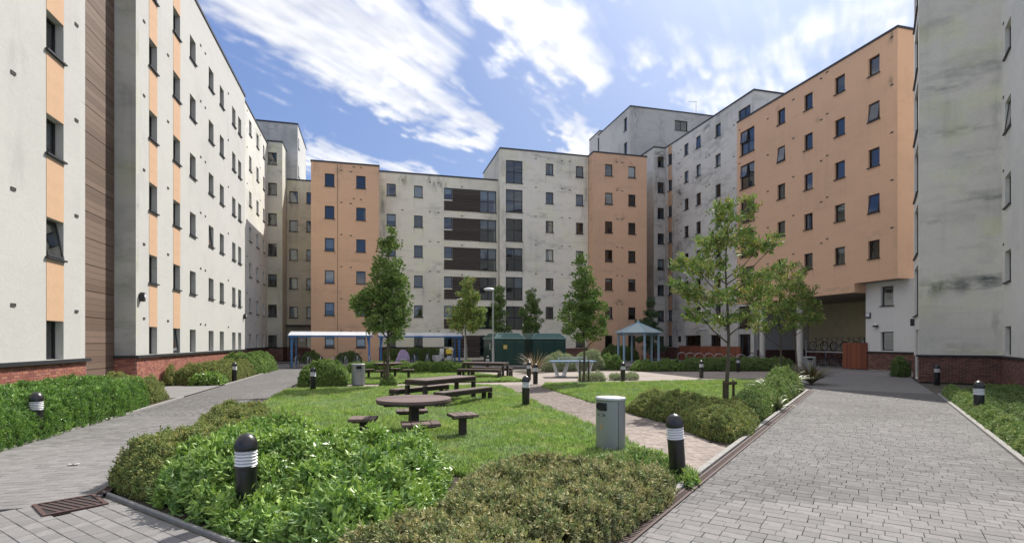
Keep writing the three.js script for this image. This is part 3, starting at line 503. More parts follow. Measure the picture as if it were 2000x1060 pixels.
// ---- pale block at the right picture edge, turned to the angled path
const RBA = [23.85, 18.75], RBT = -Math.atan2(.749, .662);
{
  const b = thing('apartment_block', 'pale stained block at the right picture edge standing angled to the path', 'building', RBA[0], RBA[1], RBT, 'blocks around the courtyard');
  const open2 = []; for (let k = 1; k < 7; k++) open2.push([.35, 2.9, T(k) - 2.2, T(k) + .1, { nx: 2, rev: .1, blind: k === 5 ? .5 : 0 }]);
  open2.push([.3, 2.2, .08, 2.35, { nx: 2, rev: .15, sill: false, name: 'door' }]);
  const m1 = renderWall([.78, .75, .67], 3, 23, 241, .34, [[1.6, 4.25, 1.6, .32, 1.1], [2.4, 4.5, .8, .2, .9], [.5, 4.1, .5, .5, .6], [1.5, 8.1, .8, .16, .6], [2.3, 7.9, .9, .1, .8], [1, 13, .7, .16, .8], [1.2, 13.4, 1.4, .6, .35], [2.4, 13.6, .7, .3, .5], [1.4, 11, 1.4, .18, .5], [2.6, 12, .2, 3, .35], [1.4, 1.5, 1.2, .3, .4], [1.9, 10, .8, .4, .3], [.6, 16, 1, .5, .3], [1, 7.2, 1.4, .3, .35], [2.6, 2.5, .3, 1, .4]], .5);
  const f1 = faceOf('near', 0, 2.8, 0, 3.4), f2 = faceOf('left', 0, 9, 0, 3.4);
  wall(b, f1, 1.2, 23, [], m1); wall(b, f2, .02, 23, open2.map(o => o.slice(0, 4)), renderWall([.76, .745, .71], 3.5, 23, 243, .1), { s1: f2.len - TH }); for (const o of open2) win(b, f2, ...o);
  const f5 = faceOf('far', 0, 9, 0, 3.4); wall(b, f5, 0, 23, [], M.plain, { s1: f5.len - TH });
  const f3 = faceOf('left', 2.8, 9, -14, 0), m3 = renderWall([.76, .745, .70], 14, 23, 245, .2, [[13, 9, 1, 3, .3]]), open3 = [];
  for (const [a, c] of [[-1.75, -.62], [-5.6, -4.5], [-9.5, -8.4]]) for (let k = 0; k < 6; k++) { const t = k ? 2.42 + 3.06 * k : 2.42; open3.push([a, c, k ? t - 1.3 : 1.25, t, { rev: .14, sill: k > 0, open: k === 3 ? .12 : 0 }]); }
  const vents = []; for (let k = 1; k < 6; k++) vents.push([-.35, 2.42 + 3.06 * k + .35]);
  wall(b, f3, 1.2, 23, open3.map(o => o.slice(0, 4)), m3); for (const o of open3) win(b, f3, ...o); for (const q of vents) vent(b, f3, ...q);
  const f6 = faceOf('near', 2.8, 9, -14, 0); wall(b, f6, 0, 23, [], M.plain, { s0: TH });
  brickwork(b, f1, 0, 2.8, 0, 1.13, { seed: 31, parts: 170, mats: M.brownBricks });
  brickwork(b, f2, 3.13, 3.4, 0, 1.13, { seed: 33, parts: 60, mats: M.brownBricks }); brickwork(b, f2, 0, 1.15, 0, 1.13, { seed: 34, parts: 0, mats: M.brownBricks });
  brickwork(b, f3, 0, 14, 0, 1.13, { seed: 32, parts: 120, mats: M.brownBricks });
  capStrip(b, f1, -.1, 2.7, 1.128, 'plinth_cap', .1, .085, .2); capStrip(b, f3, 0, 14, 1.127, 'plinth_cap', .1, .085, .2);
  for (const [f, l] of [[f1, 2.8], [f2, 3.1], [f3, 14]]) capStrip(b, f, 0, l, 23.002);
  mesh('roof', box(8.7, .2, 3.2, 4.5, 22.6, -1.7), M.roof, b); mesh('roof', box(6, .2, 14, 5.95, 22.58, 6.9), M.roof, b); wall(b, faceOf('right', 0, 9.02, -13.7, 3.1), 0, 23, [], M.plain);
  const lp = thing('wall_lamp', 'black wall lamp above the door of the right picture-edge block', 'wall lamp', RBA[0] + .749 * 2.75, RBA[1] + .662 * 2.75, RBT - HALF);
  mesh('housing', bevelBox(.2, .36, .16, .02, 0, 2.75, .1), M.cap, lp); mesh('diffuser', box(.14, .03, .1, 0, 2.56, .1), M.louvre, lp);
}
// link wall closing the gap behind the right corner
{ const b = apartment('plain grey wall closing the gap right of the second orange block'); wall(b, faceOf('near', 26.74, 28.68, 57.5, 58), 0, 20, [], renderWall([.5, .5, .48], 3, 20, 251, .3)); mesh('parapet_cap', box(1.9, .12, .5, 27.7, 20.06, -57.7), M.cap, b); }
// ---------------------------------------------------------------- ground, paving, kerbs
const DU = .749, DV = .662, NU = .662, NV = -.749;           // along and across the angled path
const st = (s, t) => [s * DU + t * NU, s * DV + t * NV];
const toST = (u, v) => [u * DU + v * DV, u * NU + v * NV];
function sheet(name, pts, y, mat) { const s = new THREE.Shape(); pts.forEach(([u, v], i) => i ? s.lineTo(u, v) : s.moveTo(u, v)); s.closePath(); const g = new THREE.ShapeGeometry(s); g.rotateX(-HALF); g.translate(0, y, 0); return struct(name, g, mat); }
const inPoly = (p, u, v) => { let c = false; for (let i = 0, j = p.length - 1; i < p.length; j = i++) if ((p[i][1] > v) !== (p[j][1] > v) && u < (p[j][0] - p[i][0]) * (v - p[i][1]) / (p[j][1] - p[i][1]) + p[i][0]) c = !c; return c; };
const edgeDist = (p, u, v) => { let m = 1e9; for (let i = 0, j = p.length - 1; i < p.length; j = i++) { const dx = p[i][0] - p[j][0], dy = p[i][1] - p[j][1], t = clamp(((u - p[j][0]) * dx + (v - p[j][1]) * dy) / (dx * dx + dy * dy)); m = Math.min(m, Math.hypot(u - p[j][0] - dx * t, v - p[j][1] - dy * t)); } return m; };
M.far = std([.13, .13, .125], .95);
sheet('ground', [[-700, -700], [700, -700], [700, 700], [-700, 700]], -.09, M.far);
sheet('courtyard_ground', [[-9.4, -10], [40, -10], [40, 60], [-9.4, 60]], -.06, M.joint);
M.pave = new THREE.MeshStandardMaterial({ map: tex(512, 512, (x, y) => { const n = .86 + .2 * fbm(x * 12, y * 12, 33, 5) + .14 * (vn(x * 200, y * 200, 34, 200) - .5); return [l2s(.215 * n), l2s(.207 * n), l2s(.202 * n)]; }, { repeat: [.25, .25] }), roughness: .93 });
sheet('plaza', [st(23.6, -1.9), st(23.6, 1.82), [24.4, 19.4], [26.5, 21.2], [30.6, 20.6], [36.6, 27], [36.6, 38.5], [31, 38.5], [31, 52.7], [29, 52.7], [26, 44], [26, 30], [24, 26.4], [19, 21.6]], -.008, M.pave);
sheet('service_yard', [[-5.95, 38.6], [7, 36], [26, 36], [26, 48.5], [21, 48.5], [.6, 49.2], [-9.2, 53]], -.012, M.pave);
sheet('shelter_path', [[-3.15, 28], [-.6, 31], [7, 33], [7, 36.02], [-5.96, 38.62], [-5.96, 36], [-3.15, 36]], -.02, M.pave);
sheet('garden_path', [[-3.03, 22.2], [4.6, 22.2], [4.3, 6.3], [5.4, 7.3], st(16, -2), st(23.6, -1.9), [19, 21.6], [24, 26.4], [26, 30], [15, 30.6], [7, 33], [-.6, 31], [-3.15, 28]], -.03, M.tan);
sheet('entrance_path', [[-9.0, 19.5], [-6.0, 19.5], [-6.0, 24.6], [-8.3, 24.6], [-8.3, 22.4], [-9.0, 22.4]], -.01, M.pave);
// block pavers
const paveTones = [.86, .94, .99, 1.03, 1.1];
M.pavers = paveTones.map((k, i) => { const t = tex(128, 128, (x, y) => { const n = .84 + .22 * fbm(x * 7, y * 7, 60 + i, 4) + .22 * (vn(x * 60, y * 60, 64 + i, 60) - .5), w = sm(.6, .8, fbm(x * 4 + i, y * 4, 69, 4)) * .14; return [l2s(.21 * k * n * (1 - w)), l2s(.2 * k * n * (1 - w)), l2s(.195 * k * n * (1 - w))]; }, { repeat: [3, 3] }); return new THREE.MeshStandardMaterial({ map: t, roughness: .92, bumpMap: t, bumpScale: .0015 }); });
M.paverMass = std([1, 1, 1], .93, { vertexColors: true, map: tex(256, 256, (x, y) => { const n = .9 + .14 * (vn(x * 120, y * 120, 81, 120) - .5) + .2 * (fbm(x * 8, y * 8, 83, 4) - .5); return [n, n, n]; }, { repeat: [1, 1] }) });
function paverGeo(L, W) {
  const j = .0022, b = .004, c = .003, x = L / 2 - j, z = W / 2 - j, P = [], q = (a, b2, c2, d) => P.push(...a, ...b2, ...c2, ...a, ...c2, ...d);
  const t = [[-x + b, 0, z - b], [x - b, 0, z - b], [x - b, 0, -z + b], [-x + b, 0, -z + b]], m = [[-x, -c, z], [x, -c, z], [x, -c, -z], [-x, -c, -z]], d = m.map(p => [p[0], -.03, p[2]]);
  q(...t); for (let i = 0; i < 4; i++) { const k = (i + 1) % 4; q(m[i], m[k], t[k], t[i]); q(d[i], d[k], m[k], m[i]); }
  const g = new THREE.BufferGeometry(); g.setAttribute('position', new THREE.BufferAttribute(new Float32Array(P), 3));
  const uv = new Float32Array(P.length / 3 * 2); for (let i = 0; i < P.length / 3; i++) { uv[2 * i] = P[3 * i]; uv[2 * i + 1] = P[3 * i + 2]; } g.setAttribute('uv', new THREE.BufferAttribute(uv, 2)); g.computeVertexNormals(); return g;
}
const paverLen = [.14, .18, .225], paverW = .142, paverGeos = paverLen.map(l => paverGeo(l, paverW));
function paving(root, inside, s0, s1, span, toUV, turn, seed, maxParts, mats = M.pavers, tone3 = [.208, .199, .194]) {
  const r = rng(seed), list = [];
  for (let s = s0; s < s1; s += paverW) {
    const [ta, tb] = span(s + paverW / 2); let t = ta - (tb - ta > 5 ? r() * .2 : 0);
    while (t < tb - .03) {
      const k = r() < .3 ? 0 : r() < .6 ? 1 : 2; let L = paverLen[k], sx = 1; if (tb - t - L < .09) { sx = (tb - t) / L; L = tb - t; }
      const c = t + L / 2, [u, v] = toUV(s + paverW / 2 + (r() - .5) * .003, c + (r() - .5) * .004); t += L;
      if (inside(u, v, s + paverW / 2, c)) list.push([u, v, k, u * .2534 + v * .9674, sx]);
    }
  }
  const vis = list.filter(p => { const X = p[0] * .9674 - p[1] * .2534, Z = p[3]; return Z > 4.6 && Math.abs(X / Z) < .97; }).sort((a, b) => a[3] - b[3]).slice(0, maxParts), set = new Set(vis), P = [], N = [], U = [], C = [];
  const cs = Math.cos(turn), sn = Math.sin(turn);
  for (const p of list) {
    const tone = Math.floor(r() * 5), dy = (r() - .5) * .0035;
    if (set.has(p)) { const m = mesh('paver', paverGeos[p[2]], mats[tone], root); m.position.set(p[0], dy, -p[1]); m.rotation.y = turn; m.scale.x = p[4]; m.rotation.z = (r() - .5) * .008; continue; }
    const g = paverGeos[p[2]].attributes, n = g.position.count, far = p[3] > 13, cnt = far ? 6 : n, k = paveTones[tone] * (.97 + .06 * r()) * (.76 + .4 * fbm(p[0] * .6, p[1] * .6, 301, 5));
    for (let i = 0; i < cnt; i++) {
      const x = g.position.getX(i) * p[4], y = g.position.getY(i), z = g.position.getZ(i), wx = p[0] + x * cs + z * sn, wz = -p[1] - x * sn + z * cs;
      P.push(wx, y + dy, wz); N.push(g.normal.getX(i) * cs + g.normal.getZ(i) * sn, g.normal.getY(i), -g.normal.getX(i) * sn + g.normal.getZ(i) * cs); U.push(wx, wz); C.push(tone3[0] * k, tone3[1] * k, tone3[2] * k);
    }
  }
  const g = new THREE.BufferGeometry(); g.setAttribute('position', new THREE.Float32BufferAttribute(P, 3)); g.setAttribute('normal', new THREE.Float32BufferAttribute(N, 3)); g.setAttribute('uv', new THREE.Float32BufferAttribute(U, 2)); g.setAttribute('color', new THREE.Float32BufferAttribute(C, 3));
  const m = mesh('paver_field', g, M.paverMass, root); m.userData.kind = 'stuff';
}
const angledPath = sheet('path', [[-8, 7.4], [-3.2, 7.4], st(2.62, -7.6), st(2.62, -1.8), st(23.6, -1.8), st(23.6, 1.86), st(-4, 1.86), [-8, -2]], -.034, M.joint);
const gratePoly = [[-3.52, 6.98], [-3.16, 6.56], [-2.9, 6.92], [-3.3, 7.34]];
paving(angledPath, (u, v, s, t) => s < 23.6 && !(u < -3.02 && v > 6.95) && u > -7.9 && !inPoly(gratePoly, u, v), -4, 23.7, s => [s < 2.55 ? -9 : -1.9, 1.84], st, Math.atan2(NV, NU), 11, 300);
const leftPath = sheet('path', [[-5.97, 6.9], [-3.14, 6.9], [-3.14, 40], [-5.97, 40]], -.0335, M.joint);
paving(leftPath, (u, v) => v > 6.98 && v < 39.5 && !inPoly(gratePoly, u, v), 6.98, 39.5, () => [-5.87, -3.06], (s, t) => [t, s], 0, 12, 300);
// the tan path is laid with small pinkish blocks
M.tanPavers = paveTones.map((k, i) => { const t = tex(64, 64, (x, y) => { const n = .84 + .3 * fbm(x * 8, y * 8, 160 + i, 4) + .14 * (vn(x * 40, y * 40, 164 + i, 40) - .5); return [l2s(.285 * k * n), l2s(.235 * k * n), l2s(.205 * k * n)]; }, { repeat: [3, 3] }); return new THREE.MeshStandardMaterial({ map: t, roughness: .94, bumpMap: t, bumpScale: .0015 }); });
const tanPoly = [[4.24, 6.28], [5.5, 7.35], [5.85, 8.0], [6.2, 10.5], [6.28, 14.3], [6.58, 20.2], [7.2, 21.7], [4.9, 21.7], [5.05, 20.9], [4.58, 14.4], [4.36, 7.2]];
const tanPath = sheet('path', tanPoly, -.026, M.joint);
paving(tanPath, (u, v) => inPoly(tanPoly, u, v), 6.2, 21.8, () => [4.1, 7.3], (s, t) => [t, s], 0, 13, 200, M.tanPavers, [.285, .235, .205]);
// kerbs and edgings
function kerb(a, b, w = .06, h = .035, name = 'kerb', mat = M.kerb) { const dx = b[0] - a[0], dy = b[1] - a[1], L = Math.hypot(dx, dy), n = Math.max(1, Math.round(L / .9)), root = new THREE.Group(); root.name = numbered(name); root.userData.kind = 'structure'; scene.add(root); const g = bevelBox(L / n - .006, .12, w, .006, 0, h - .06, 0); for (let i = 0; i < n; i++) { const k = mesh('edging_stone', g, mat, root); k.position.set(a[0] + dx * (i + .5) / n, 0, -(a[1] + dy * (i + .5) / n)); k.rotation.y = Math.atan2(dy, dx); } }
kerb([-5.9, 6], [-5.9, 19.5]); kerb([-5.9, 24.6], [-5.9, 38.4]);
kerb(st(-2, 1.88), st(23.2, 1.88), .09, .05); kerb(st(2.62, -7.7), st(2.62, -1.98), .045, .012);
kerb(st(2.6, -1.97), st(22.6, -1.97), .09, .045); kerb([-3.03, 7.6], [-3.03, 22.2], .05, .03);

// slot drains
M.rust = new THREE.MeshStandardMaterial({ map: tex(128, 128, (x, y) => { const n = .5 + fbm(x * 9, y * 9, 93, 5); return [l2s(.078 * n), l2s(.042 * n), l2s(.036 * n)]; }), roughness: .75 });
function slotDrain(label, a, b, w = .13) {
  const dx = b[0] - a[0], dy = b[1] - a[1], L = Math.hypot(dx, dy), t = thing('slot_drain', label, 'drain', (a[0] + b[0]) / 2, (a[1] + b[1]) / 2, Math.atan2(dy, dx), 'slot drains beside the paths');
  mesh('trough', box(L, .02, w, 0, -.004, 0), M.dark, t); for (const s of [-1, 1]) mesh('rail', box(L, .03, .028, 0, .001, s * (w / 2 - .016)), M.rust, t);
  const bars = [], n = Math.floor(L / .045); for (let i = 0; i < n; i++) bars.push(box(.02, .022, w - .06, -L / 2 + (i + .5) * L / n, .001, 0)); mesh('grille', merge(bars), M.rust, t);
}
slotDrain('long rusty slot drain along the left edge of the angled grey path', st(2.7, -1.845), st(22.6, -1.845));
slotDrain('rusty slot drain along the right edge of the left path beside the lawn', [-3.09, 13], [-3.09, 22.2]);
slotDrain('short rusty slot drain running from the grating to the front bush', [-3.09, 7.35], [-3.09, 12.9]);
slotDrain('dark slot drain across the left path', [-4.1, 18.2], [-3.3, 18.2], .08);
{
  const g = thing('drain_grate', 'square rusty drain grating in the paving at lower left', 'drain', -3.21, 6.96, Math.atan2(.42, -.3) - HALF);
  mesh('pit', box(.5, .02, .56, 0, -.006, 0), M.dark, g); for (const [x, z, w, d] of [[0, .27, .56, .04], [0, -.27, .56, .04], [.26, 0, .04, .5], [-.26, 0, .04, .5]]) mesh('frame', box(w, .03, d, x, .001, z), M.rust, g);
  for (let i = 0; i < 7; i++) { const m = mesh('bar', cached('gbar', () => box(.026, .028, .52)), M.rust, g); m.position.set(-.2 + i * .067, -.003, 0); m.rotation.y = .28; }
}
// ---------------------------------------------------------------- plants
function leafGeo(len, wid, fold = .25) { const P = [], a = [0, 0, 0], l = [-wid / 2, len * .45, wid * fold], r = [wid / 2, len * .45, wid * fold], c = [0, len * .5, 0], t = [0, len, -wid * .12]; for (const f of [[a, c, l], [a, r, c], [l, c, t], [c, r, t]]) for (const p of f) P.push(...p); const g = new THREE.BufferGeometry(); g.setAttribute('position', new THREE.Float32BufferAttribute(P, 3)); g.computeVertexNormals(); g.setAttribute('uv', new THREE.Float32BufferAttribute(new Float32Array(P.length / 3 * 2), 2)); return g; }
function sprig(n, len, wid, spread, seed) {   // a twig end with n leaves
  const r = rng(seed), L = [], q = new THREE.Quaternion(), e = new THREE.Euler();
  for (let i = 0; i < n; i++) { const g = leafGeo(len * (.7 + .5 * r()), wid * (.8 + .4 * r()), .15 + .2 * r()); e.set(.35 + r() * .95, 0, 0); g.applyQuaternion(q.setFromEuler(e)); g.rotateZ((r() - .5) * .6); g.rotateY(i * 2.4 + r() * .7); g.translate((r() - .5) * spread * .6, (i / n - .6) * spread + (r() - .5) * spread * .3, (r() - .5) * spread * .6); L.push(g); }
  return merge(L);
}
const leafMat = (rough, tr = .3, o = {}) => new THREE.MeshPhysicalMaterial({ color: 0xffffff, roughness: rough, transmission: tr, thickness: 0, side: THREE.DoubleSide, ...o });
const LM = { gloss: leafMat(.85, .28, { clearcoat: .6, clearcoatRoughness: .28 }), soft: leafMat(.88, .24, { clearcoat: .12, clearcoatRoughness: .4 }), dull: leafMat(.9, .2), grass: leafMat(.9, .4) };
function instanced(name, geo, mat, list, parent) {   // list: [x,y,z, quaternion, scale, color]
  const m = new THREE.InstancedMesh(geo, mat, list.length), o = new THREE.Matrix4(), p = new THREE.Vector3(), s = new THREE.Vector3(), c = new THREE.Color();
  list.forEach((e, i) => { o.compose(p.set(e[0], e[1], e[2]), e[3], s.setScalar(e[4])); m.setMatrixAt(i, o); m.setColorAt(i, c.setRGB(...e[5])); });
  m.name = name; m.castShadow = m.receiveShadow = true; m.userData.kind = 'stuff'; parent.add(m); return m;
}
const up = V(0, 1, 0), q1 = new THREE.Quaternion(), q2 = new THREE.Quaternion(), tmp = new THREE.Vector3();
function orient(nx, ny, nz, r, loose = .6) { tmp.set(nx + (r() - .5) * loose, ny + (r() - .5) * loose, nz + (r() - .5) * loose).normalize(); return new THREE.Quaternion().setFromUnitVectors(up, tmp).multiply(q1.setFromAxisAngle(up, r() * 6.283)); }
function tint(cols, r, vary = .25) { const c = cols[Math.floor(r() * cols.length)], k = 1 - vary / 2 + r() * vary; return [c[0] * k, c[1] * k, c[2] * k]; }
const KIND = {
  gloss: { geo: () => sprig(9, .072, .042, .12, 5), mat: LM.gloss, cols: [[0.24, 0.39, 0.055], [0.18, 0.32, 0.045], [0.34, 0.48, 0.08], [0.12, 0.24, 0.04], [0.28, 0.43, 0.065]], dens: 540, loose: 1.25 },
  olive: { geo: () => sprig(11, .042, .019, .085, 6), mat: LM.soft, cols: [[0.34, 0.35, 0.12], [0.26, 0.30, 0.10], [0.42, 0.37, 0.15], [0.20, 0.26, 0.085], [0.48, 0.45, 0.22], [0.15, 0.17, 0.07]], dens: 1400, loose: .9 },
  oliveGreen: { geo: () => sprig(11, .043, .019, .085, 6), mat: LM.soft, cols: [[0.273, 0.320, 0.076], [0.210, 0.280, 0.067], [0.357, 0.340, 0.095], [0.189, 0.240, 0.067]], dens: 1300, loose: .9 },
  hedge: { geo: () => sprig(9, .056, .027, .085, 8), mat: LM.gloss, cols: [[0.19, 0.34, 0.05], [0.14, 0.28, 0.042], [0.25, 0.41, 0.065], [0.11, 0.22, 0.04]], dens: 1000, loose: 1.0 },
  far: { geo: () => sprig(8, .085, .045, .13, 9), mat: LM.soft, cols: [[0.189, 0.300, 0.057], [0.147, 0.250, 0.053], [0.252, 0.360, 0.076]], dens: 330, loose: .9 },
  farShaded: { geo: () => sprig(8, .09, .045, .13, 10), mat: LM.dull, cols: [[.15, .22, .055], [.12, .19, .05], [.18, .25, .065]], dens: 260, loose: .9 },  // far greens darkened: shade of the facades painted into the leaves
  silver: { geo: () => sprig(8, .07, .03, .12, 12), mat: LM.soft, cols: [[0.357, 0.420, 0.228], [0.273, 0.340, 0.171], [0.420, 0.460, 0.266]], dens: 360, loose: .9 },
  mix: { geo: () => sprig(8, .06, .026, .09, 13), mat: LM.soft, cols: [[0.189, 0.300, 0.067], [0.147, 0.260, 0.057], [0.252, 0.320, 0.095], [0.315, 0.380, 0.114]], dens: 800, loose: 1 },
  cover: { geo: () => sprig(9, .05, .022, .08, 14), mat: LM.soft, cols: [[.17, .25, .06], [.13, .21, .05], [.21, .28, .08]], dens: 650, loose: 1 } };  // greens darker than mix, with shade painted into the leaves
for (const k of Object.values(KIND)) { let g; k.g = () => g || (g = k.geo()); }
// a shrub or hedge over a plan outline: leaves on a rounded, lumpy surface with stems beneath
function shrub(name, label, poly, h, kind, seed, { round = .4, lump = .25, dens = 1, steep = false, shape, group, cat, scale = 1, lumpSize = 1.1 } = {}) {
  const k = KIND[kind], r = rng(seed), us = poly.map(p => p[0]), vs = poly.map(p => p[1]), u0 = Math.min(...us), u1 = Math.max(...us), v0 = Math.min(...vs), v1 = Math.max(...vs), cu = (u0 + u1) / 2, cv = (v0 + v1) / 2;
  const t = thing(name, label, cat || name.replace('_', ' '), cu, cv, 0, group);
  const height = (u, v) => { if (!inPoly(poly, u, v)) return -1; const e = Math.min(1, edgeDist(poly, u, v) / round), pr = steep ? Math.pow(1 - Math.pow(1 - e, 4), .5) : Math.sqrt(1 - (1 - e) * (1 - e)); return h * pr * (1 - lump + 2 * lump * fbm(u * lumpSize + seed, v * lumpSize, seed, 3)) * (shape ? shape(u, v) : 1) + Math.min(h, .6) * pr * (.85 * (fbm(u * 3.4, v * 3.4, seed + 7, 3) - .5) + .34 * (vn(u * 9, v * 9, seed) - .5)); };
  const list = [], N = Math.round((u1 - u0) * (v1 - v0) * k.dens * dens);
  for (let i = 0; i < N; i++) {
    const u = mix(u0, u1, r()), v = mix(v0, v1, r()), H = height(u, v); if (H <= .02 || vn(u * 8.5, v * 8.5, seed + 3) < .24 && r() < .8) continue;
    const e = edgeDist(poly, u, v), gx = (height(u + .06, v) - height(u - .06, v)) / .12, gv = (height(u, v + .06) - height(u, v - .06)) / .12;
    const put1 = y => { const sl = 1 / Math.hypot(1, gx, gv); list.push([u - cu + (r() - .5) * .04, y, -(v - cv) + (r() - .5) * .04, orient(-clamp(gx, -2, 2) * sl, .55 + .4 * r(), clamp(gv, -2, 2) * sl, r, k.loose), (.75 + .5 * r()) * scale, tint(k.cols, r, .4)]); };
    put1(H - r() * r() * .16 * Math.min(1, h * 1.6));
    if (e < round * .55) { put1(H * (.08 + .85 * r())); if (r() < .8) put1(H * (.05 + .9 * r())); if (steep) { put1(H * r()); put1(H * r()); } } else if (r() < .3) put1(H * (.4 + .4 * r()));
  }
  instanced('foliage', k.g(), k.mat, list, t);
  const stems = []; const S = Math.min(90, Math.max(8, Math.round((u1 - u0) * (v1 - v0) * 9)));
  for (let i = 0; i < S * 3 && stems.length < S; i++) { const u = mix(u0, u1, r()), v = mix(v0, v1, r()), H = height(u, v); if (H < .12) continue; const a = V(u - cu, -.02, -(v - cv)); stems.push(rod(a, a.clone().add(V((r() - .5) * .14, H * .85, (r() - .5) * .14)), .009, .004, 5)); }
  if (stems.length) mesh('stems', merge(stems), M.twig, t).userData.kind = 'stuff';
  return t;
}
M.twig = std([.06, .045, .032], .95);
M.bark = new THREE.MeshStandardMaterial({ map: tex(64, 128, (x, y) => { const n = .55 + .9 * fbm(x * 9, y * 4, 101, 5); return [l2s(.105 * n), l2s(.088 * n), l2s(.064 * n)]; }), roughness: .95 });
M.barkPale = new THREE.MeshStandardMaterial({ map: tex(64, 128, (x, y) => { const n = .6 + .8 * fbm(x * 7, y * 6, 103, 5); return [l2s(.22 * n), l2s(.20 * n), l2s(.165 * n)]; }), roughness: .9 });
M.stake = new THREE.MeshStandardMaterial({ map: woodTex([.05, .035, .02], [.12, .085, .05], 58), roughness: .9 });

// soil beds and lawns
const frontBed = [[-3.0, 7.62], st(2.68, -7.0), st(2.68, -2.05), [4.2, 6.15], [3.7, 5.95], [3.3, 6.2], [2.5, 6.6], [1.3, 6.7], [.95, 7.8], [-.5, 8.9], [-1.2, 10.4], [-1.9, 12.4], [-3.0, 13.2]];
sheet('soil_bed', frontBed, -.012, M.soil);
sheet('soil_bed', [[-8.34, 5], [-5.94, 5], [-5.94, 19.5], [-8.5, 19.5]], -.012, M.soil);
sheet('soil_bed', [[-8.34, 24.6], [-5.94, 24.6], [-5.94, 38.4], [-8.34, 38.4]], -.012, M.soil);
sheet('soil_bed', [[6.24, 12.8], [6.16, 9.8], [5.85, 8.0], st(9.9, -2.03), st(22.8, -2.03), [18.6, 21.5], [16.6, 19.6], [10.3, 13.6], [8.6, 12.6]], -.012, M.soil);
sheet('soil_bed', [st(-3, 1.94), st(23.3, 1.94), st(24.8, 2.7), st(24.6, 4.6), st(-3, 4.62)], -.012, M.soil);
sheet('soil_bed', [[-1.6, 30.9], [5.8, 30.2], [5.9, 32.6], [-1.4, 32.8]], -.012, M.soil);
sheet('soil_bed', [[15.6, 29.6], [25.5, 27.6], [25.6, 30.6], [16, 31.4]], -.012, M.soil);
sheet('soil_bed', [[8.6, 29.6], [15.8, 31.4], [15, 34], [8.2, 31.8]], -.012, M.soil);
sheet('soil_bed', [[.7, 48.0], [20.9, 48.2], [26.6, 46.4], [26.6, 48.6], [21, 48.6], [20.9, 49.9], [12, 49.9], [11.9, 50.9], [.7, 50.9], [.6, 49.2], [-9, 49.2], [-9, 47.2]], -.006, M.soil);
const lawns = {
  main: [[-2.98, 13.2], [-1.9, 12.4], [-1.2, 10.4], [-.5, 8.9], [.95, 7.8], [1.3, 6.7], [2.5, 6.6], [3.3, 6.2], [3.75, 6.0], [4.2, 6.25], [4.35, 7.2], [4.6, 14.4], [5.05, 20.9], [4.2, 21.6], [-2.98, 21.6]],
  right: [[6.24, 12.85], [8.6, 12.6], [10.3, 13.6], [16.6, 19.6], [18.4, 21.5], [7.1, 21.6], [6.55, 20.2]],
  far: [[-2.6, 23.9], [.2, 23.7], [6.9, 23.5], [6.6, 27], [5.8, 30.1], [-1.6, 30.8], [-2.6, 28]] };
const tuft = (() => { const P = [], r = rng(3); for (let i = 0; i < 8; i++) { const a = i * 2.4, l = .045 + .06 * r(), w = .0062, x = (r() - .5) * .045, z = (r() - .5) * .045, ox = Math.cos(a) * l * (.25 + .5 * r()), oz = Math.sin(a) * l * (.25 + .5 * r()), px = -Math.sin(a) * w, pz = Math.cos(a) * w, b0 = [x - px, -.004, z - pz], b1 = [x + px, -.004, z + pz], m0 = [x + ox * .45 - px * .8, l * .62, z + oz * .45 - pz * .8], m1 = [x + ox * .45 + px * .8, l * .62, z + oz * .45 + pz * .8], t = [x + ox, l * .95, z + oz]; for (const f of [[b0, b1, m1], [b0, m1, m0], [m0, m1, t]]) for (const p of f) P.push(...p); } const g = new THREE.BufferGeometry(); g.setAttribute('position', new THREE.Float32BufferAttribute(P, 3)); g.computeVertexNormals(); g.setAttribute('uv', new THREE.Float32BufferAttribute(new Float32Array(P.length / 3 * 2), 2)); return g; })();
function lawn(name, label, poly, dens, seed, scale) {
  const ground = sheet('lawn', poly, -.004, M.lawnSoil); ground.userData.kind = 'structure';
  const r = rng(seed), us = poly.map(p => p[0]), vs = poly.map(p => p[1]), u0 = Math.min(...us) - .06, u1 = Math.max(...us) + .06, v0 = Math.min(...vs) - .06, v1 = Math.max(...vs) + .06, list = [];
  const N = (u1 - u0) * (v1 - v0) * dens;
  for (let i = 0; i < N; i++) { const u = mix(u0, u1, r()), v = mix(v0, v1, r()); if (!inPoly(poly, u, v) && (!inPoly(poly, u + (r() - .5) * .16, v + (r() - .5) * .16) || r() < .4)) continue; const n = fbm(u * 1.1, v * 1.1, 200, 4), n2 = fbm(u * 4, v * 4, 210, 3), dry = sm(.5, .72, n2), k = .5 + .85 * r(), cl = sm(.52, .66, fbm(u * 1.9, v * 1.9, 220, 4)) * .5; list.push([u, 0, -v, orient(0, 1, 0, r, .55), scale * (.5 + .75 * r() + .5 * sm(.45, .75, n)), [mix(mix(.30, .42, dry), .33, cl) * k, mix(mix(.45, .50, dry), .45, cl) * k, mix(mix(.085, .15, dry), .22, cl) * k]]); }
  const g = thing(name, label, 'grass'); g.userData.kind = 'stuff'; instanced('blades', tuft, LM.grass, list, g);
}
lawn('grass', 'short green grass of the central lawn around the round picnic table', lawns.main, 800, 31, 1.0);
lawn('grass', 'short green grass of the right lawn behind the litter bin', lawns.right, 700, 32, .9);
lawn('grass', 'short green grass of the far lawn beyond the cross path', lawns.far, 700, 33, .8);

